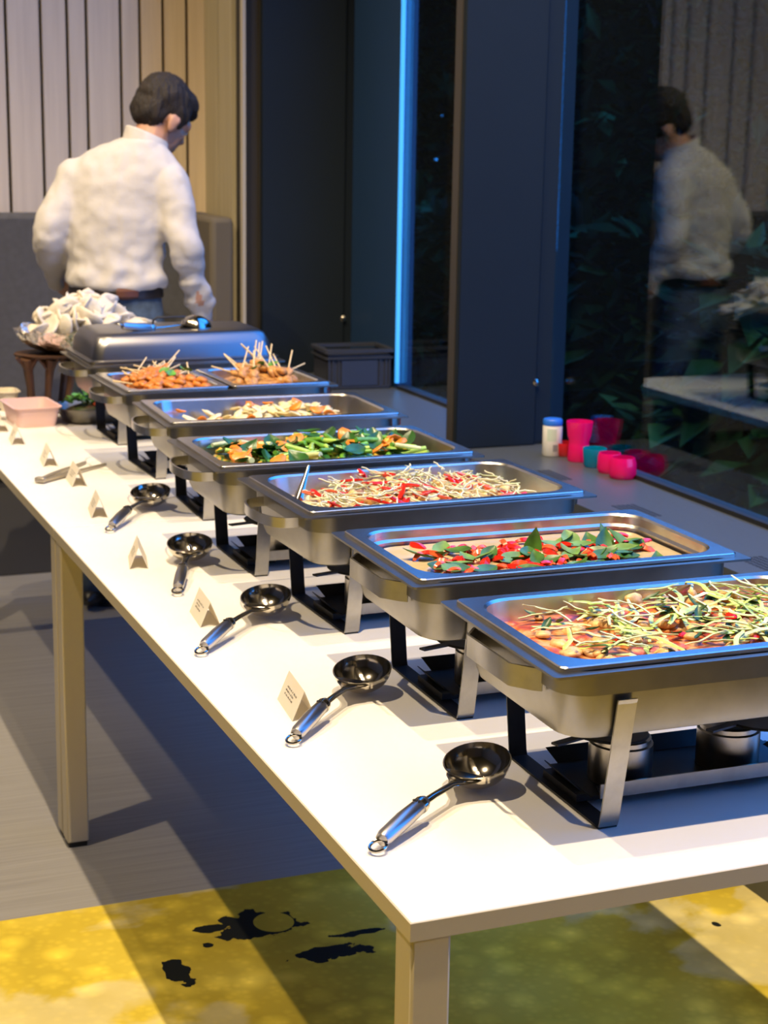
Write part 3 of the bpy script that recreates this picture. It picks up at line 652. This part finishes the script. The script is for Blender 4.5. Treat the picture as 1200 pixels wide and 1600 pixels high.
# dish 6: satay skewers
def skewer(seed, m):
    g = random.Random(seed); e = bpy.data.objects.new('satay_skewer', None); COL.objects.link(e)
    MB().tube([(-.055, 0, 0), (.095, 0, 0)], .0019, 6).build('stick', FM['stick'], e)
    for k in range(3):
        me = chunk_me('meat', m, (.036, .026, .019), seed * 5 + k); o = inst(me, 'meat', (-.05 + k * .03, g.uniform(-.002, .002), g.uniform(-.001, .001)), (0, 0, g.uniform(-.2, .2)), 1, parent=e)
    return e
for s, cx, n, lab, grp, m in ((-1, -.1375, 30, 'orange satay skewer in the left half pan', 'skewers in the left half pan', FM['satay']), (1, .1375, 26, 'brown satay skewer in the right half pan', 'skewers in the right half pan', FM['satay brown'])):
    protos = [skewer(40 + s * 3 + k, m) for k in range(3)]
    for k in range(n):
        o = protos[k] if k < 3 else copy_tree(protos[k % 3])
        lx = cx + R.uniform(-.075, .075); ly = R.uniform(-.10, .06) + (.02 if s > 0 else 0)
        x, y, z = P(5, lx, ly, ZP + hgt(5, lx, ly) + .004 + .012 * R.random())
        o.location = (x, y, z); up = -R.uniform(.10, .50) if R.random() < .3 else -R.uniform(0, .15)
        if s > 0 and k % 2 == 0: up = -R.uniform(.5, .9)
        o.rotation_euler = (0, up, R.uniform(.6, 2.4)); tag(o, lab, 'skewer', grp)
ps = [leaf_me('parsley_leaf', FM['lettuce'], .028, .024, s, .4, .5) for s in range(2)]
for k, (lx, ly) in enumerate(((-.14, -.05), (-.13, -.07), (-.07, .03), (-.065, .01), (.13, -.02), (.10, -.05), (.16, -.03))):
    x, y, z = P(5, lx, ly, ZP + hgt(5, lx, ly) + .026); inst(ps[k % 2], 'parsley_leaf', (x, y, z), (.3, -.4, k), 1.1, 'green parsley leaf on the satay skewers', 'food', 'parsley on the skewers')
# serving spoon standing in the bean sprout dish
so = MB(); a0 = Vector(P(2, -.215, .05, ZP - .035)); b0 = Vector(P(2, -.165, .118, ZP + .022))
so.tube([a0, a0.lerp(b0, .45), b0], [.011, .007, .0022], 8, flat=.35); so = so.build('serving_spoon', POLISH); tag(so, 'slim steel spoon leaning in the corner of the bean sprout dish', 'spoon')

# ------------------------------------------------------------------ ladles
def make_ladle():
    e = bpy.data.objects.new('ladle', None); COL.objects.link(e)      # bowl centre at origin, handle along -x, table at z=0
    m = MB(); rb = .046; prof = []
    for k in range(10):
        a = pi / 2 * k / 9; prof.append((max(.0004, rb * sin(a)), .0005 + .036 * (1 - cos(a))))
    inner = [(max(.0003, r_ - .0016), z + .0014) for r_, z in prof]
    prof[-1] = (rb + .001, prof[-1][1]); inner[-1] = (rb - .001, prof[-1][1] + .0006)
    tl = Matrix.Rotation(radians(-13), 3, 'Y')
    m.lathe(prof + list(reversed(inner)), 36, (0, 0, .0055), tl); m.build('bowl', POLISH, e, angle=50)
    m = MB(); rings = []
    for x, w, z, th in ((-.0355, .031, .0310, .0012), (-.050, .024, .0275, .0014), (-.062, .013, .0265, .002), (-.080, .0062, .0285, .003), (-.125, .0062, .0292, .003), (-.155, .0066, .0280, .0032)):
        rings.append([(x, w * cos(q) if abs(cos(q)) > .01 else 0, z + th * sin(q)) for q in (2 * pi * i / 12 for i in range(12))])
    m.loft(rings); m.build('shaft', POLISH, e, angle=60)
    m = MB(); m.tube([(-.148, 0, .0285), (-.152, 0, .0282), (-.20, 0, .022), (-.245, 0, .0145), (-.252, 0, .0132)], [.0085, .0100, .0118, .0110, .0090], 14); h = m.build('grip', mat('grip steel', (.50, .48, .46), .30, 1.0), e, angle=60)
    m = MB(); m.tube([(-.156, 0, .0276), (-.163, 0, .0267)], .0112, 14); m.build('collar', POLISH, h)
    for k in range(3):
        MB().box((-.168 - .0, (k - 1) * .0042, 0.0262 + .0108), (.004, .0024, .0012)).build('vent_slot', BLACKP, h, smooth=False)
    pts = [(-.261 + .0110 * cos(q), .0105 * sin(q), .0085 - .003 * cos(q) * -1) for q in (2 * pi * i / 16 for i in range(17))]
    m = MB(); m.tube(pts, .0023, 6); m.build('hanging_ring', POLISH, e, angle=60)
    return e
LAD = [((.245, .344), 36.3, 'steel ladle nearest the table corner, beside the orange curry dish'), ((.241, .769), 45.8, 'steel ladle lying beside the nearest tent card and the creamy curry dish'),
       ((.231, 1.230), 46.6, 'steel ladle on the table left of the bean sprout dish'), ((.206, 1.666), 69.2, 'steel ladle pointing straight at the camera left of the green vegetable dish'), ((.257, 2.184), 55.6, 'steel ladle farthest along the table, beside the pale cabbage dish')]
lad0 = make_ladle()
for k, ((bx, by), an, lab) in enumerate(LAD):
    o = lad0 if k == 0 else copy_tree(lad0)
    o.location = (bx, by, T + .0004); o.rotation_euler = (0, 0, radians(an)); tag(o, lab, 'ladle', 'steel ladles on the buffet')
o = copy_tree(lad0); o.location = (.632, 3.105, T + HR + .1235); o.rotation_euler = (radians(180), radians(-2), radians(18)); tag(o, 'upturned steel ladle resting on the closed lid', 'ladle', 'steel ladles on the buffet')

# ------------------------------------------------------------------ tent cards
def make_card(k, Ln, rows):
    e = bpy.data.objects.new('tent_card', None); COL.objects.link(e); w, h, t = .019, .046, .0006     # ridge along y
    m = MB(); outer = [(-w, 0), (0, h), (w, 0)]; inn = [(w - .001, 0), (0, h - .0016), (-w + .001, 0)]
    ring = lambda y: [(x, y, z) for x, z in outer + inn]
    vs = ring(-Ln / 2) + ring(Ln / 2); n = 6
    fs = [(i, (i + 1) % n, (i + 1) % n + n, i + n) for i in range(n)] + [(0, 1, 4, 5), (1, 2, 3, 4), (6, 11, 10, 7), (7, 10, 9, 8)]
    m.add(vs, fs); m.build('folded_card', PAPER, e, smooth=False)
    # unreadable lines of small print on the face towards the aisle
    g = random.Random(k); m = MB(); sl = Vector((w, 0, h)).normalized(); nn = Vector((-h, 0, w)).normalized()
    for r_ in range(rows):
        y = Ln * .30 - g.uniform(0, .004); end = -Ln * (.28 if r_ == 0 else g.uniform(.02, .2)); s0 = .030 - r_ * .006
        while y > end:
            wl = g.uniform(.003, .009); b = Vector((-w, 0, 0)) + sl * s0 + nn * .0004
            for yy in [y - q * .0024 for q in range(int(wl / .0024) + 1)]:
                hh = g.choice((.0016, .0022, .0028)); p0 = b + Vector((0, yy, 0)); m.add([p0, p0 + Vector((0, -.0017, 0)), p0 + Vector((0, -.0017, 0)) + sl * hh, p0 + sl * hh], [(0, 1, 2, 3)])
            y -= wl + .004
    m.build('small_print', INK, e, smooth=False); return e
CARD = [(.114, .728, -6, 'cream tent card nearest the camera, leaning against a ladle grip'), (.118, 1.250, -5, 'cream tent card between the second and third nearest ladles'), (.102, 1.688, -12, 'cream tent card beside the ladle that points at the camera'), (.125, 2.165, -8, 'cream tent card just before the joint of the tables'),
        (.150, 2.520, -3, 'cream tent card standing in front of the tongs'), (.134, 2.795, -5, 'cream tent card just behind the tongs'), (.109, 3.125, -5, 'cream tent card in front of the pink plastic box'), (.100, 3.34, -5, 'cream tent card farthest away at the left picture edge')]
for k, (x, y, a, lab) in enumerate(CARD):
    e = make_card(k, .105, 3); e.location = (x, y, T + .0003); e.rotation_euler = (0, 0, radians(a)); tag(e, lab, 'card', 'tent cards along the buffet')

# ------------------------------------------------------------------ tongs
e = empty('tongs', (.067, 2.539, T), radians(47), 'pale metal serving tongs lying behind a tent card', 'tongs')
TONG = mat('matte metal', (.42, .38, .31), .45, .8)
for s in (-1, 1):
    m = MB(); rings = []
    for x, y, w, z in ((.0, .006, .006, .008), (.07, .013, .008, .009), (.13, .019, .0055, .009), (.17, .022, .004, .008), (.26, .030, .003, .006)):
        rings.append([(x, s * (y - w), z - .004), (x, s * (y + w), z - .004), (x, s * (y + w), z + .002), (x, s * (y - w), z + .002)])
    m.loft(rings); m.build('arm', TONG, e, angle=40)
m = MB(); m.b2((-.012, -.014, .003), (.006, .014, .016)); m.build('hinge', TONG, e, bevel=.003)

# ------------------------------------------------------------------ things at the far left of the table
def tray_box(name, loc, rot, Lb, Wb, h, m, label, cat, flare=.012, r=.018, th=.002, lip=.006, parent_parts=True):
    mb = MB(); rings = [rrect(Lb - 2 * flare, Wb - 2 * flare, r, 0, 5), rrect(Lb, Wb, r + .004, h, 5), rrect(Lb + 2 * lip, Wb + 2 * lip, r + .006, h, 5), rrect(Lb + 2 * lip, Wb + 2 * lip, r + .006, h + th, 5), rrect(Lb - 2 * th, Wb - 2 * th, r + .002, h + th, 5), rrect(Lb - 2 * flare - 2 * th, Wb - 2 * flare - 2 * th, r, th, 5)]
    mb.loft(rings); o = mb.build(name, m, loc=loc, rotz=rot, angle=40); tag(o, label, cat); return o
tray_box('plastic_box', (.205, 3.43, T), .06, .135, .20, .058, mat('pink plastic', (.74, .50, .46), .4, sss=.0), 'open pink plastic box on the table beside the steel greens pan', 'box')
tray_box('steel_pan', (.41, 3.43, T), .05, .25, .19, .045, STEELB, 'shallow steel pan of salad greens beside the pink box', 'pan', .02, .05, .0015, .005)
sal = MB(); vs = []
o = chunk_me('salad_bed', mat('salad bed', (.10, .05, .035), .5, col2=(.05, .09, .02), scale=40), (.19, .13, .05), 77, .2)
inst(o, 'salad_bed', (.41, 3.43, T + .030), (0, 0, 0), 1, 'mixed dark salad heaped in the steel pan', 'food')
gl = [leaf_me('salad_leaf', FM['lettuce'], .055, .034, s, .4, .4) for s in range(3)]
for k in range(34):
    lx, ly = R.gauss(-.035, .03), R.gauss(0, .03)
    inst(R.choice(gl), 'salad_leaf', (.40 + lx, 3.43 + ly, T + .055 + R.uniform(0, .035)), (R.uniform(-.8, .8), R.uniform(-.8, .8), R.uniform(0, 6.28)), R.uniform(.45, .75), 'bright green salad leaf heaped in the steel pan', 'food', 'salad leaves in the steel pan')
for k in range(6): inst(chunk_me('tomato_piece', FM['tomato'], (.03, .022, .014), 90 + k), 'tomato_piece', (.42 + R.uniform(-.02, .05), 3.40 + R.uniform(-.03, .03), T + .054), (0, 0, k), 1, 'red vegetable piece at the edge of the salad', 'food', 'red pieces in the salad')

# carved wooden stand with a foil bowl of prawn crackers
DW = wood_mat('dark carved wood', (.045, .018, .008), (.09, .04, .016), (20, 20, 3))
YS = 3.645
e = empty('carved_stand', (.305, YS, T), 0, 'dark brown carved wooden stand shaped like tree trunks under the foil bowl', 'stand')
for k, (x0, y0, lean) in enumerate(((-.062, -.045, -.01), (-.020, -.060, .010), (.045, -.048, .018), (.045, .05, .018), (-.05, .05, -.01))):
    m = MB(); m.tube([(x0, y0, .002), (x0 + lean * .3, y0, .065), (x0 + lean, y0, .135), (x0 + lean * 1.5, y0 * 1.2, .172)], [.013, .010, .014, .022], 8)
    for b in range(4):
        q = b * 1.57 + .5; m.tube([(x0 + lean, y0, .125), (x0 + lean + .022 * cos(q), y0 + .02 * sin(q), .155), (x0 + lean + .045 * cos(q), y0 + .035 * sin(q), .176)], [.008, .007, .005], 6)
    m.build('trunk', DW, e)
MB().lathe([(.0001, 0), (.082, 0), (.085, .004), (.080, .009), (.0001, .010)], 28).build('base', DW, e)
MB().lathe([(.0001, .173), (.10, .173), (.105, .180), (.0001, .181)], 28).build('top_ring', DW, e)
FOIL = mat('crinkled foil', (.80, .76, .68), .22, 1.0, bump=1.0, bscale=45)
m = MB(); rings = []; n = 44
for k, (r_, z) in enumerate(((.105, .0), (.15, .018), (.185, .045), (.198, .068), (.202, .075), (.192, .070), (.165, .045), (.11, .016))):
    ring = []
    for i in range(n):
        q = 2 * pi * i / n; w = 1 + (.05 * noise.noise(Vector((cos(q) * 4, sin(q) * 4, k * .9)))); dz = .016 * noise.noise(Vector((cos(q) * 5 + 9, sin(q) * 5, k * .7))) * (k > 1)
        ring.append((r_ * w * cos(q), r_ * w * .72 * sin(q), z + dz))
    rings.append(ring)
m.loft(rings); bw = m.build('foil_bowl', FOIL, loc=(.400, YS, T + .182), angle=25); tag(bw, 'crinkled silver foil lined bowl heaped with prawn crackers', 'bowl')
CRK = mat('prawn cracker', (.66, .60, .49), .6, var=.06, scale=20, bump=.3, bscale=70)
crs = []
for k_ in range(5):
    me = chunk_me('prawn_cracker', CRK, (.094, .070, .018), 60 + k_, .16)
    for v in me.vertices: v.co.z += 6.0 * v.co.x ** 2 * (1 if k_ % 2 else -1) + 4.0 * v.co.y ** 2
    crs.append(me)
for k in range(84):
    q = R.uniform(0, 6.28); rr_ = R.random() ** .6; x = .150 * rr_ * cos(q); y = .098 * rr_ * sin(q)
    top = .078 + .075 * max(0, 1 - rr_ ** 2) ** .8 + (.012 if x > 0 else -.012)
    z = R.uniform(max(.055, top - .035), top)
    inst(R.choice(crs), 'prawn_cracker', (.405 + x, YS + y, T + .190 + z), (R.uniform(-1.4, 1.4), R.uniform(-1.0, 1.0), R.uniform(0, 6.28)), R.uniform(.7, 1.1), 'white curled prawn cracker heaped in the foil bowl', 'cracker', 'prawn crackers in the foil bowl')
for k, (dx, dy, dz) in enumerate(((.175, -.06, .085), (.20, -.03, .078), (.215, -.02, .07))):
    inst(crs[k], 'prawn_cracker', (.405 + dx, YS + dy, T + .190 + dz), (.2, .2, k), 1, 'white curled prawn cracker heaped in the foil bowl', 'cracker', 'prawn crackers in the foil bowl')
tray_box('cream_tub', (.178, 3.69, T), 0, .065, .10, .06, mat('cream plastic', (.72, .64, .50), .5), 'cream plastic tub at the left edge by the carved stand', 'tub')
tray_box('black_tray', (.085, 3.56, T), .2, .06, .14, .03, mat('black plastic', (.02, .02, .024), .3), 'small black tray at the left edge behind the pink box', 'tray')

# ------------------------------------------------------------------ things on the sill
GC = mat('grey crate plastic', (.024, .027, .038), .5, var=.05, scale=20)
e = empty('storage_crate', (1.525, 4.20, SZ), radians(-4), 'grey stackable plastic crate on the sill by the blue strip', 'crate')
Lc, Wc, Hc = .255, .20, .145
m = MB(); t = .004
m.b2((-Lc / 2 + .008, -Wc / 2 + .008, 0), (Lc / 2 - .008, Wc / 2 - .008, .005))
for s in (-1, 1):
    m.b2((-Lc / 2 + .008, s * (Wc / 2 - .010) - t / 2, 0), (Lc / 2 - .008, s * (Wc / 2 - .010) + t / 2, Hc - .02)); m.b2((s * (Lc / 2 - .010) - t / 2, -Wc / 2 + .008, 0), (s * (Lc / 2 - .010) + t / 2, Wc / 2 - .008, Hc - .02))
m.build('body', GC, e, smooth=False)
def ringbox(z0, z1, o_, i_, name):
    m = MB(); a = [rrect(Lc + o_, Wc + o_, .012, z, 4) for z in (z0, z1)]; b = [rrect(Lc - i_, Wc - i_, .010, z, 4) for z in (z1, z0)]
    m.loft(a + b + [a[0]], False, False); m.build(name, GC, e)
ringbox(Hc - .012, Hc, .008, .03, 'top_rim'); ringbox(Hc - .034, Hc - .028, .006, .022, 'lower_rim'); ringbox(.004, .012, -.006, .03, 'base_rim')
for xx in (-.115, -.10, -.078, .078, .10, .115):
    for s in (-1, 1): MB().b2((xx - .003, s * (Wc / 2 - .008) - .006, .01), (xx + .003, s * (Wc / 2 - .008) + .006, Hc - .03)).build('rib', GC, e, smooth=False)
MB().b2((-.068, -Wc / 2 + .001, .014), (.068, -Wc / 2 + .006, Hc - .04)).build('label_panel', mat('blue grey panel plastic', (.022, .030, .055), .5), e, smooth=False)

def lathe_obj(name, prof, m, loc, label=None, cat=None, parent=None, n=32, group=None):
    o = MB().lathe(prof, n).build(name, m, parent, loc=loc, angle=40)
    return tag(o, label, cat, group)
e = empty('white_bottle', (1.595, 2.735, SZ), .3, 'white plastic bottle with a blue cap and a small grey label', 'bottle')
lathe_obj('body', [(.0001, 0), (.026, 0), (.0285, .003), (.0285, .086), (.0265, .091), (.0001, .091)], mat('white plastic', (.72, .72, .70), .4), (0, 0, 0), parent=e)
lathe_obj('cap', [(.0001, .091), (.028, .091), (.0285, .094), (.0285, .106), (.026, .109), (.0001, .1095)], mat('blue cap', (.02, .14, .62), .35), (0, 0, 0), parent=e)
def wrap(parent, r_, a0, a1, z0, z1, m, name):
    mb = MB(); n = 8; vs = []; fs = []
    for k in range(n + 1):
        q = a0 + (a1 - a0) * k / n; vs += [(r_ * cos(q), r_ * sin(q), z0), (r_ * cos(q), r_ * sin(q), z1)]
    for k in range(n): fs.append((2 * k, 2 * k + 2, 2 * k + 3, 2 * k + 1))
    return mb.add(vs, fs).build(name, m, parent)
wrap(e, .0288, -2.9, -1.9, .046, .082, mat('pale green label', (.50, .60, .52), .6), 'green_print'); wrap(e, .0289, -2.25, -1.75, .016, .036, mat('grey label', (.20, .20, .22), .6), 'grey_print')
PINK, TEAL, REDT = neon('neon pink plastic', (.98, .012, .30)), neon('teal plastic', (.0, .42, .55)), neon('red plastic', (.80, .03, .04))
def cup(prof, th): return prof + [(max(.0003, r_ - th), max(z, .004)) for r_, z in reversed(prof)]
lathe_obj('red_tub', cup([(.0001, 0), (.026, 0), (.030, .006), (.033, .036), (.032, .040)], .002), REDT, (1.632, 2.718, SZ), 'low red plastic tub beside the white bottle', 'tub')
lathe_obj('pink_beaker', cup([(.0001, 0), (.030, 0), (.032, .004), (.030, .045), (.028, .056), (.034, .075), (.038, .112), (.038, .116)], .002), PINK, (1.630, 2.635, SZ), 'tall waisted neon pink beaker on the sill', 'cup')
lathe_obj('teal_cup', cup([(.0001, 0), (.026, 0), (.030, .006), (.034, .050), (.034, .054)], .002), TEAL, (1.632, 2.545, SZ), 'teal blue plastic cup between the pink cups', 'cup')
lathe_obj('pink_cup', cup([(.0001, 0), (.028, 0), (.034, .010), (.033, .045), (.030, .056)], .002), PINK, (1.632, 2.458, SZ), 'short neon pink cup next to the teal cup', 'cup')
lathe_obj('pink_cup', cup([(.0001, 0), (.030, 0), (.038, .012), (.037, .044), (.032, .058)], .002), PINK, (1.628, 2.378, SZ), 'squat neon pink cup nearest the camera on the sill', 'cup')

# dark round foot of furniture on the floor beyond the middle table legs
o = lathe_obj('round_base_plate', [(.0001, 0), (.20, 0), (.205, .006), (.19, .012), (.03, .020), (.0001, .022)], BLACKM, (.62, 4.12, 0), 'dark round metal base plate on the floor under the far table end', 'base plate')
MB().tube([(0, 0, .02), (0, 0, .30)], .03, 16).build('stub_post', BLACKM, o)

# ------------------------------------------------------------------ the man
def remeshed(name, mb, mats, vox, smooth_it, disp=None, parent=None):
    me = bpy.data.meshes.new(name); me.from_pydata(mb.v, [], mb.f)
    o = bpy.data.objects.new(name, me); COL.objects.link(o)
    bm = bmesh.new(); bm.from_mesh(me); bmesh.ops.recalc_face_normals(bm, faces=bm.faces); bm.to_mesh(me); bm.free()
    r_ = o.modifiers.new('r', 'REMESH'); r_.mode = 'VOXEL'; r_.voxel_size = vox
    if smooth_it: s_ = o.modifiers.new('s', 'SMOOTH'); s_.factor = .5; s_.iterations = smooth_it
    dg = bpy.context.evaluated_depsgraph_get(); dg.update(); me2 = bpy.data.meshes.new_from_object(o.evaluated_get(dg)); me2.name = name
    o.modifiers.clear(); o.data = me2
    if disp:
        me2.update(); ns = [Vector(v.normal) for v in me2.vertices]
        for v, n in zip(me2.vertices, ns): v.co = v.co + n * disp(v.co)
    me2.materials.clear()
    for m in (mats if isinstance(mats, (list, tuple)) else [mats]): me2.materials.append(m)
    me2.shade_smooth()
    if parent is not None: o.parent = parent
    return o
def ell(m, c, r, M=None, n=16, k=10):
    c = Vector(c); rings = []
    for a in range(1, k):
        t = pi * a / k; rings.append([(M @ Vector((r[0] * sin(t) * cos(q), r[1] * sin(t) * sin(q), -r[2] * cos(t))) if M is not None else Vector((r[0] * sin(t) * cos(q), r[1] * sin(t) * sin(q), -r[2] * cos(t)))) + c for q in (2 * pi * i / n for i in range(n))])
    m.loft(rings)
def caps(m, a, b, ra, rb, n=12):
    a = Vector(a); b = Vector(b); d = (b - a).normalized()
    pts = [a - d * ra * .9, a - d * ra * .5, a, a.lerp(b, .5), b, b + d * rb * .5, b + d * rb * .9]
    m.tube(pts, [ra * .35, ra * .85, ra, (ra + rb) / 2, rb, rb * .85, rb * .35], n)
MX, MY = .640, 4.16                                     # hips on plan; the man faces away and to the right
Rv = Vector((.90, -.43, 0)).normalized(); Fv = Vector((.43, .90, 0)).normalized()
BM3 = Matrix((Rv, Fv, Vector((0, 0, 1)))).transposed()
def B(r_, f_, z): return Vector((MX, MY, 0)) + Rv * r_ + Fv * f_ + Vector((0, 0, z))
def ering(c, rx, ry, n=24, sq=1.0, tiltm=None):
    out = []
    for i in range(n):
        q = 2 * pi * i / n; x, y = rx * math.copysign(abs(cos(q)) ** sq, cos(q)), ry * math.copysign(abs(sin(q)) ** sq, sin(q)); out.append(Vector(c) + Rv * x + Fv * y)
    return out
man = empty('person', (.584, 3.92, .0668), 0, 'man in a white shirt and jeans bending his head behind the closed lid', 'person')
SKIN = mat('skin', (.50, .27, .18), .5, sss=.1, var=.06, scale=30); HAIR = mat('dark brown hair', (.014, .009, .007), .7, bump=.6, bscale=180, stretch=(1, 1, .25), var=.4, scale=60)
SHIRT = mat('white shirt cotton', (.54, .52, .51), .85, bump=.25, bscale=26); JEANS = mat('blue jeans', (.055, .085, .13), .85, var=.25, scale=30, bump=.2, bscale=200)
shR = Vector((.805, 4.07, 1.435)); elR = Vector((.842, 4.00, 1.215)); wrR = Vector((.938, 4.11, .975))
shL = Vector((.528, 4.22, 1.450)); elL = Vector((.420, 4.20, 1.250)); wrL = Vector((.475, 4.36, 1.085))
nk = Vector((.738, 4.13, 1.555)); hc = Vector((.812, 4.165, 1.652))
Fh = Vector((.76, .36, -.48)).normalized(); Uh = Vector((.42, .05, .86)); Uh = (Uh - Fh * Uh.dot(Fh)).normalized(); Sh = Fh.cross(Uh)
HM = Matrix((Fh, Sh, Uh)).transposed()                   # local x face, y to his right, z crown
HS = 1.06
def Hd(x, y, z): return hc + HM @ Vector((x, y, z)) * HS
def ellH(m, c, r): ell(m, Hd(*c), [k * HS for k in r], HM, 20, 14)
# body: head, neck, trunk core, arms with hands in one skin
m = MB()
ellH(m, (-.010, 0, .030), (.098, .076, .092)); ellH(m, (.040, 0, -.045), (.062, .056, .080)); ellH(m, (.052, 0, -.092), (.036, .032, .028))
ellH(m, (.074, 0, .005), (.028, .058, .030)); m.tube([Hd(.088, 0, .0), Hd(.112, 0, -.040), Hd(.096, 0, -.052)], [.010 * HS, .015 * HS, .012 * HS], 8)
ellH(m, (.082, 0, -.070), (.020, .026, .008)); ellH(m, (.082, 0, -.080), (.019, .024, .008))
for s in (-1, 1):
    ellH(m, (.066, s * .034, -.030), (.024, .022, .020)); ellH(m, (-.002, s * .077, -.022), (.020, .009, .032)); ellH(m, (.008, s * .082, -.010), (.010, .007, .014))
caps(m, nk - Vector((0, 0, .05)), hc - Uh * .04 - Fh * .01, .064, .058)
m.loft([ering(B(0, 0, z), rx, ry) for z, rx, ry in ((.92, .13, .09), (1.1, .13, .085), (1.3, .155, .095), (1.44, .14, .085))])
for sh, el, wr in ((shR, elR, wrR), (shL, elL, wrL)):
    caps(m, sh, el, .045, .037); caps(m, el, wr, .036, .027)
def hand(m, wr, dr, palm_n, side):
    dr = dr.normalized(); sd = dr.cross(palm_n).normalized() * side; pn = palm_n.normalized()
    c = wr + dr * .055; HMx = Matrix((dr, sd, dr.cross(sd))).transposed(); ell(m, c, (.055, .042, .018), HMx, 14, 8)
    for k, (off, ln) in enumerate(((.030, .072), (.010, .082), (-.010, .076), (-.029, .060))):
        a = wr + dr * .092 + sd * off; b = a + (dr * .85 + pn * .35).normalized() * ln * .5; c2 = b + (dr * .45 + pn * .9).normalized() * ln * .5
        m.tube([a - dr * .02, a, b, c2], [.010, .0095, .0088, .0072], 8)
    a = wr + dr * .035 + sd * .036; b = a + (dr * .7 + sd * .7 + pn * .3).normalized() * .036; m.tube([wr + dr * .02 + sd * .02, a, b, b + (dr * .9 + pn * .4).normalized() * .030], [.012, .0125, .011, .008], 8)
hand(m, wrR, Vector((.25, -.1, -.95)), Vector((-.6, .5, 0)), 1); hand(m, wrL, Vector((.55, .35, -.5)), Vector((.3, 0, -.9)), -1)
man.scale = (.9586, .9586, .9586)
body = remeshed('body', m, SKIN, .006, 2, parent=None); body.parent = man; body.matrix_parent_inverse = Matrix.Translation((-MX, -MY, 0))
def child(o): o.parent = man; o.matrix_parent_inverse = Matrix.Translation((-MX, -MY, 0)); return o
# eyes
for s in (-1, 1):
    m = MB(); ellH(m, (.082, s * .032, -.012), (.0115, .0125, .0115)); child(m.build('eye', mat('eye white', (.75, .73, .70), .2)))
# hair
m = MB(); ellH(m, (-.014, 0, .042), (.100, .082, .086)); ellH(m, (-.050, 0, -.008), (.058, .072, .066)); ellH(m, (.046, 0, .070), (.056, .064, .044)); ellH(m, (.082, 0, .052), (.024, .050, .026))
for s in (-1, 1): ellH(m, (.014, s * .066, .020), (.040, .020, .045)); ellH(m, (.030, s * .070, -.010), (.010, .008, .022))
def hdisp(c):
    return .004 * noise.noise(c * 24) + .005 * noise.noise(Vector((c.x * 90, c.y * 90, c.z * 26)))
child(remeshed('hair', m, HAIR, .006, 2, hdisp))
# shirt
m = MB()
m.loft([ering(B(.0, .0, 1.068), .158, .118), ering(B(.0, 0, 1.085), .176, .134), ering(B(.002, .0, 1.13), .168, .128), ering(B(.006, .005, 1.20), .168, .124), ering(B(.018, .010, 1.32), .186, .130), ering(B(.026, .012, 1.42), .195, .122), ering(B(.034, .010, 1.478), .192, .104), ering(B(.054, .006, 1.524), .148, .086), ering(B(.080, .004, 1.560), .088, .072), ering(B(.090, .004, 1.575), .066, .062)])
for sh, el, wr in ((shR, elR, wrR), (shL, elL, wrL)):
    caps(m, sh - Vector((0, 0, .01)), sh.lerp(el, .5), .070, .066); caps(m, sh.lerp(el, .45), el, .067, .058); caps(m, el, el.lerp(wr, .55), .060, .050); caps(m, el.lerp(wr, .5), wr, .050, .040)
def sdisp(c):
    t = Vector((c.x * 9, c.y * 9, c.z * 22)); low = max(0, min(1, (1.30 - c.z) / .2))
    f = .010 * noise.noise(Vector((c.x * 5 + c.z * 8, c.y * 5, c.z * 9))) + .020 * low * noise.noise(t + Vector((c.x * 8, 0, 0))) + .004 * noise.noise(c * 30)
    return f
sh_o = child(remeshed('shirt', m, [SHIRT, SKIN], .011, 4, sdisp))
ctr = elR.lerp(wrR, .76) + Vector((-.015, -.05, 0)); ax = (wrR - elR).normalized()
for p_ in sh_o.data.polygons:
    d = Vector(p_.center) - ctr; u = d.dot(ax); v_ = (d - ax * u)
    if abs(u) < .032 and abs(v_.x) < .012 * (1 - (u / .034) ** 2) and v_.y < .02: p_.material_index = 1
# collar band
m = MB(); rings = []
for dz, r_ in ((-.030, .080), (.012, .071), (.014, .067), (-.028, .074)):
    c = nk + Vector((.006, .004, 0)) + Vector((.018, .006, .05)) * (dz / .04)
    rings.append([c + Vector((r_ * cos(q), r_ * sin(q), dz - r_ * cos(q) * .42)) for q in (2 * pi * i / 28 for i in range(28))])
m.loft(rings + [rings[0]], False, False); child(m.build('collar', SHIRT))
# trousers, belt, shoes
m = MB(); m.loft([ering(B(0, 0, 1.09), .152, .112), ering(B(0, -.002, 1.02), .158, .118), ering(B(0, -.008, .93), .172, .128), ering(B(0, -.004, .84), .165, .115)])
for s in (-1, 1): caps(m, B(s * .085, 0, .86), B(s * .095, .02, .50), .092, .064); caps(m, B(s * .095, .02, .50), B(s * .10, -.01, .02), .064, .056)
child(remeshed('jeans', m, JEANS, .012, 3, lambda c: .004 * noise.noise(c * 16)))
m = MB(); r1 = [ering(B(0, 0, z), .163, .123, 36) for z in (1.040, 1.080)]; r2 = [ering(B(0, 0, z), .152, .112, 36) for z in (1.080, 1.040)]
m.loft(r1 + r2 + [r1[0]], False, False); bl = child(m.build('belt', mat('black leather', (.018, .014, .013), .4)))
m = MB(); m.tube([B(.03 + .012 * k, -.125 + .0012 * k * k, 1.060) for k in range(6)], .016, 6, flat=1.2); child(m.build('belt_patch', mat('brown leather', (.10, .035, .018), .45)))
for s in (-1, 1):
    m = MB(); c = B(s * .10, .05, -.025); ell(m, c, (.048, .140, .045), BM3, 16, 10); child(m.build('shoe', mat('dark shoes', (.02, .018, .016), .35)))
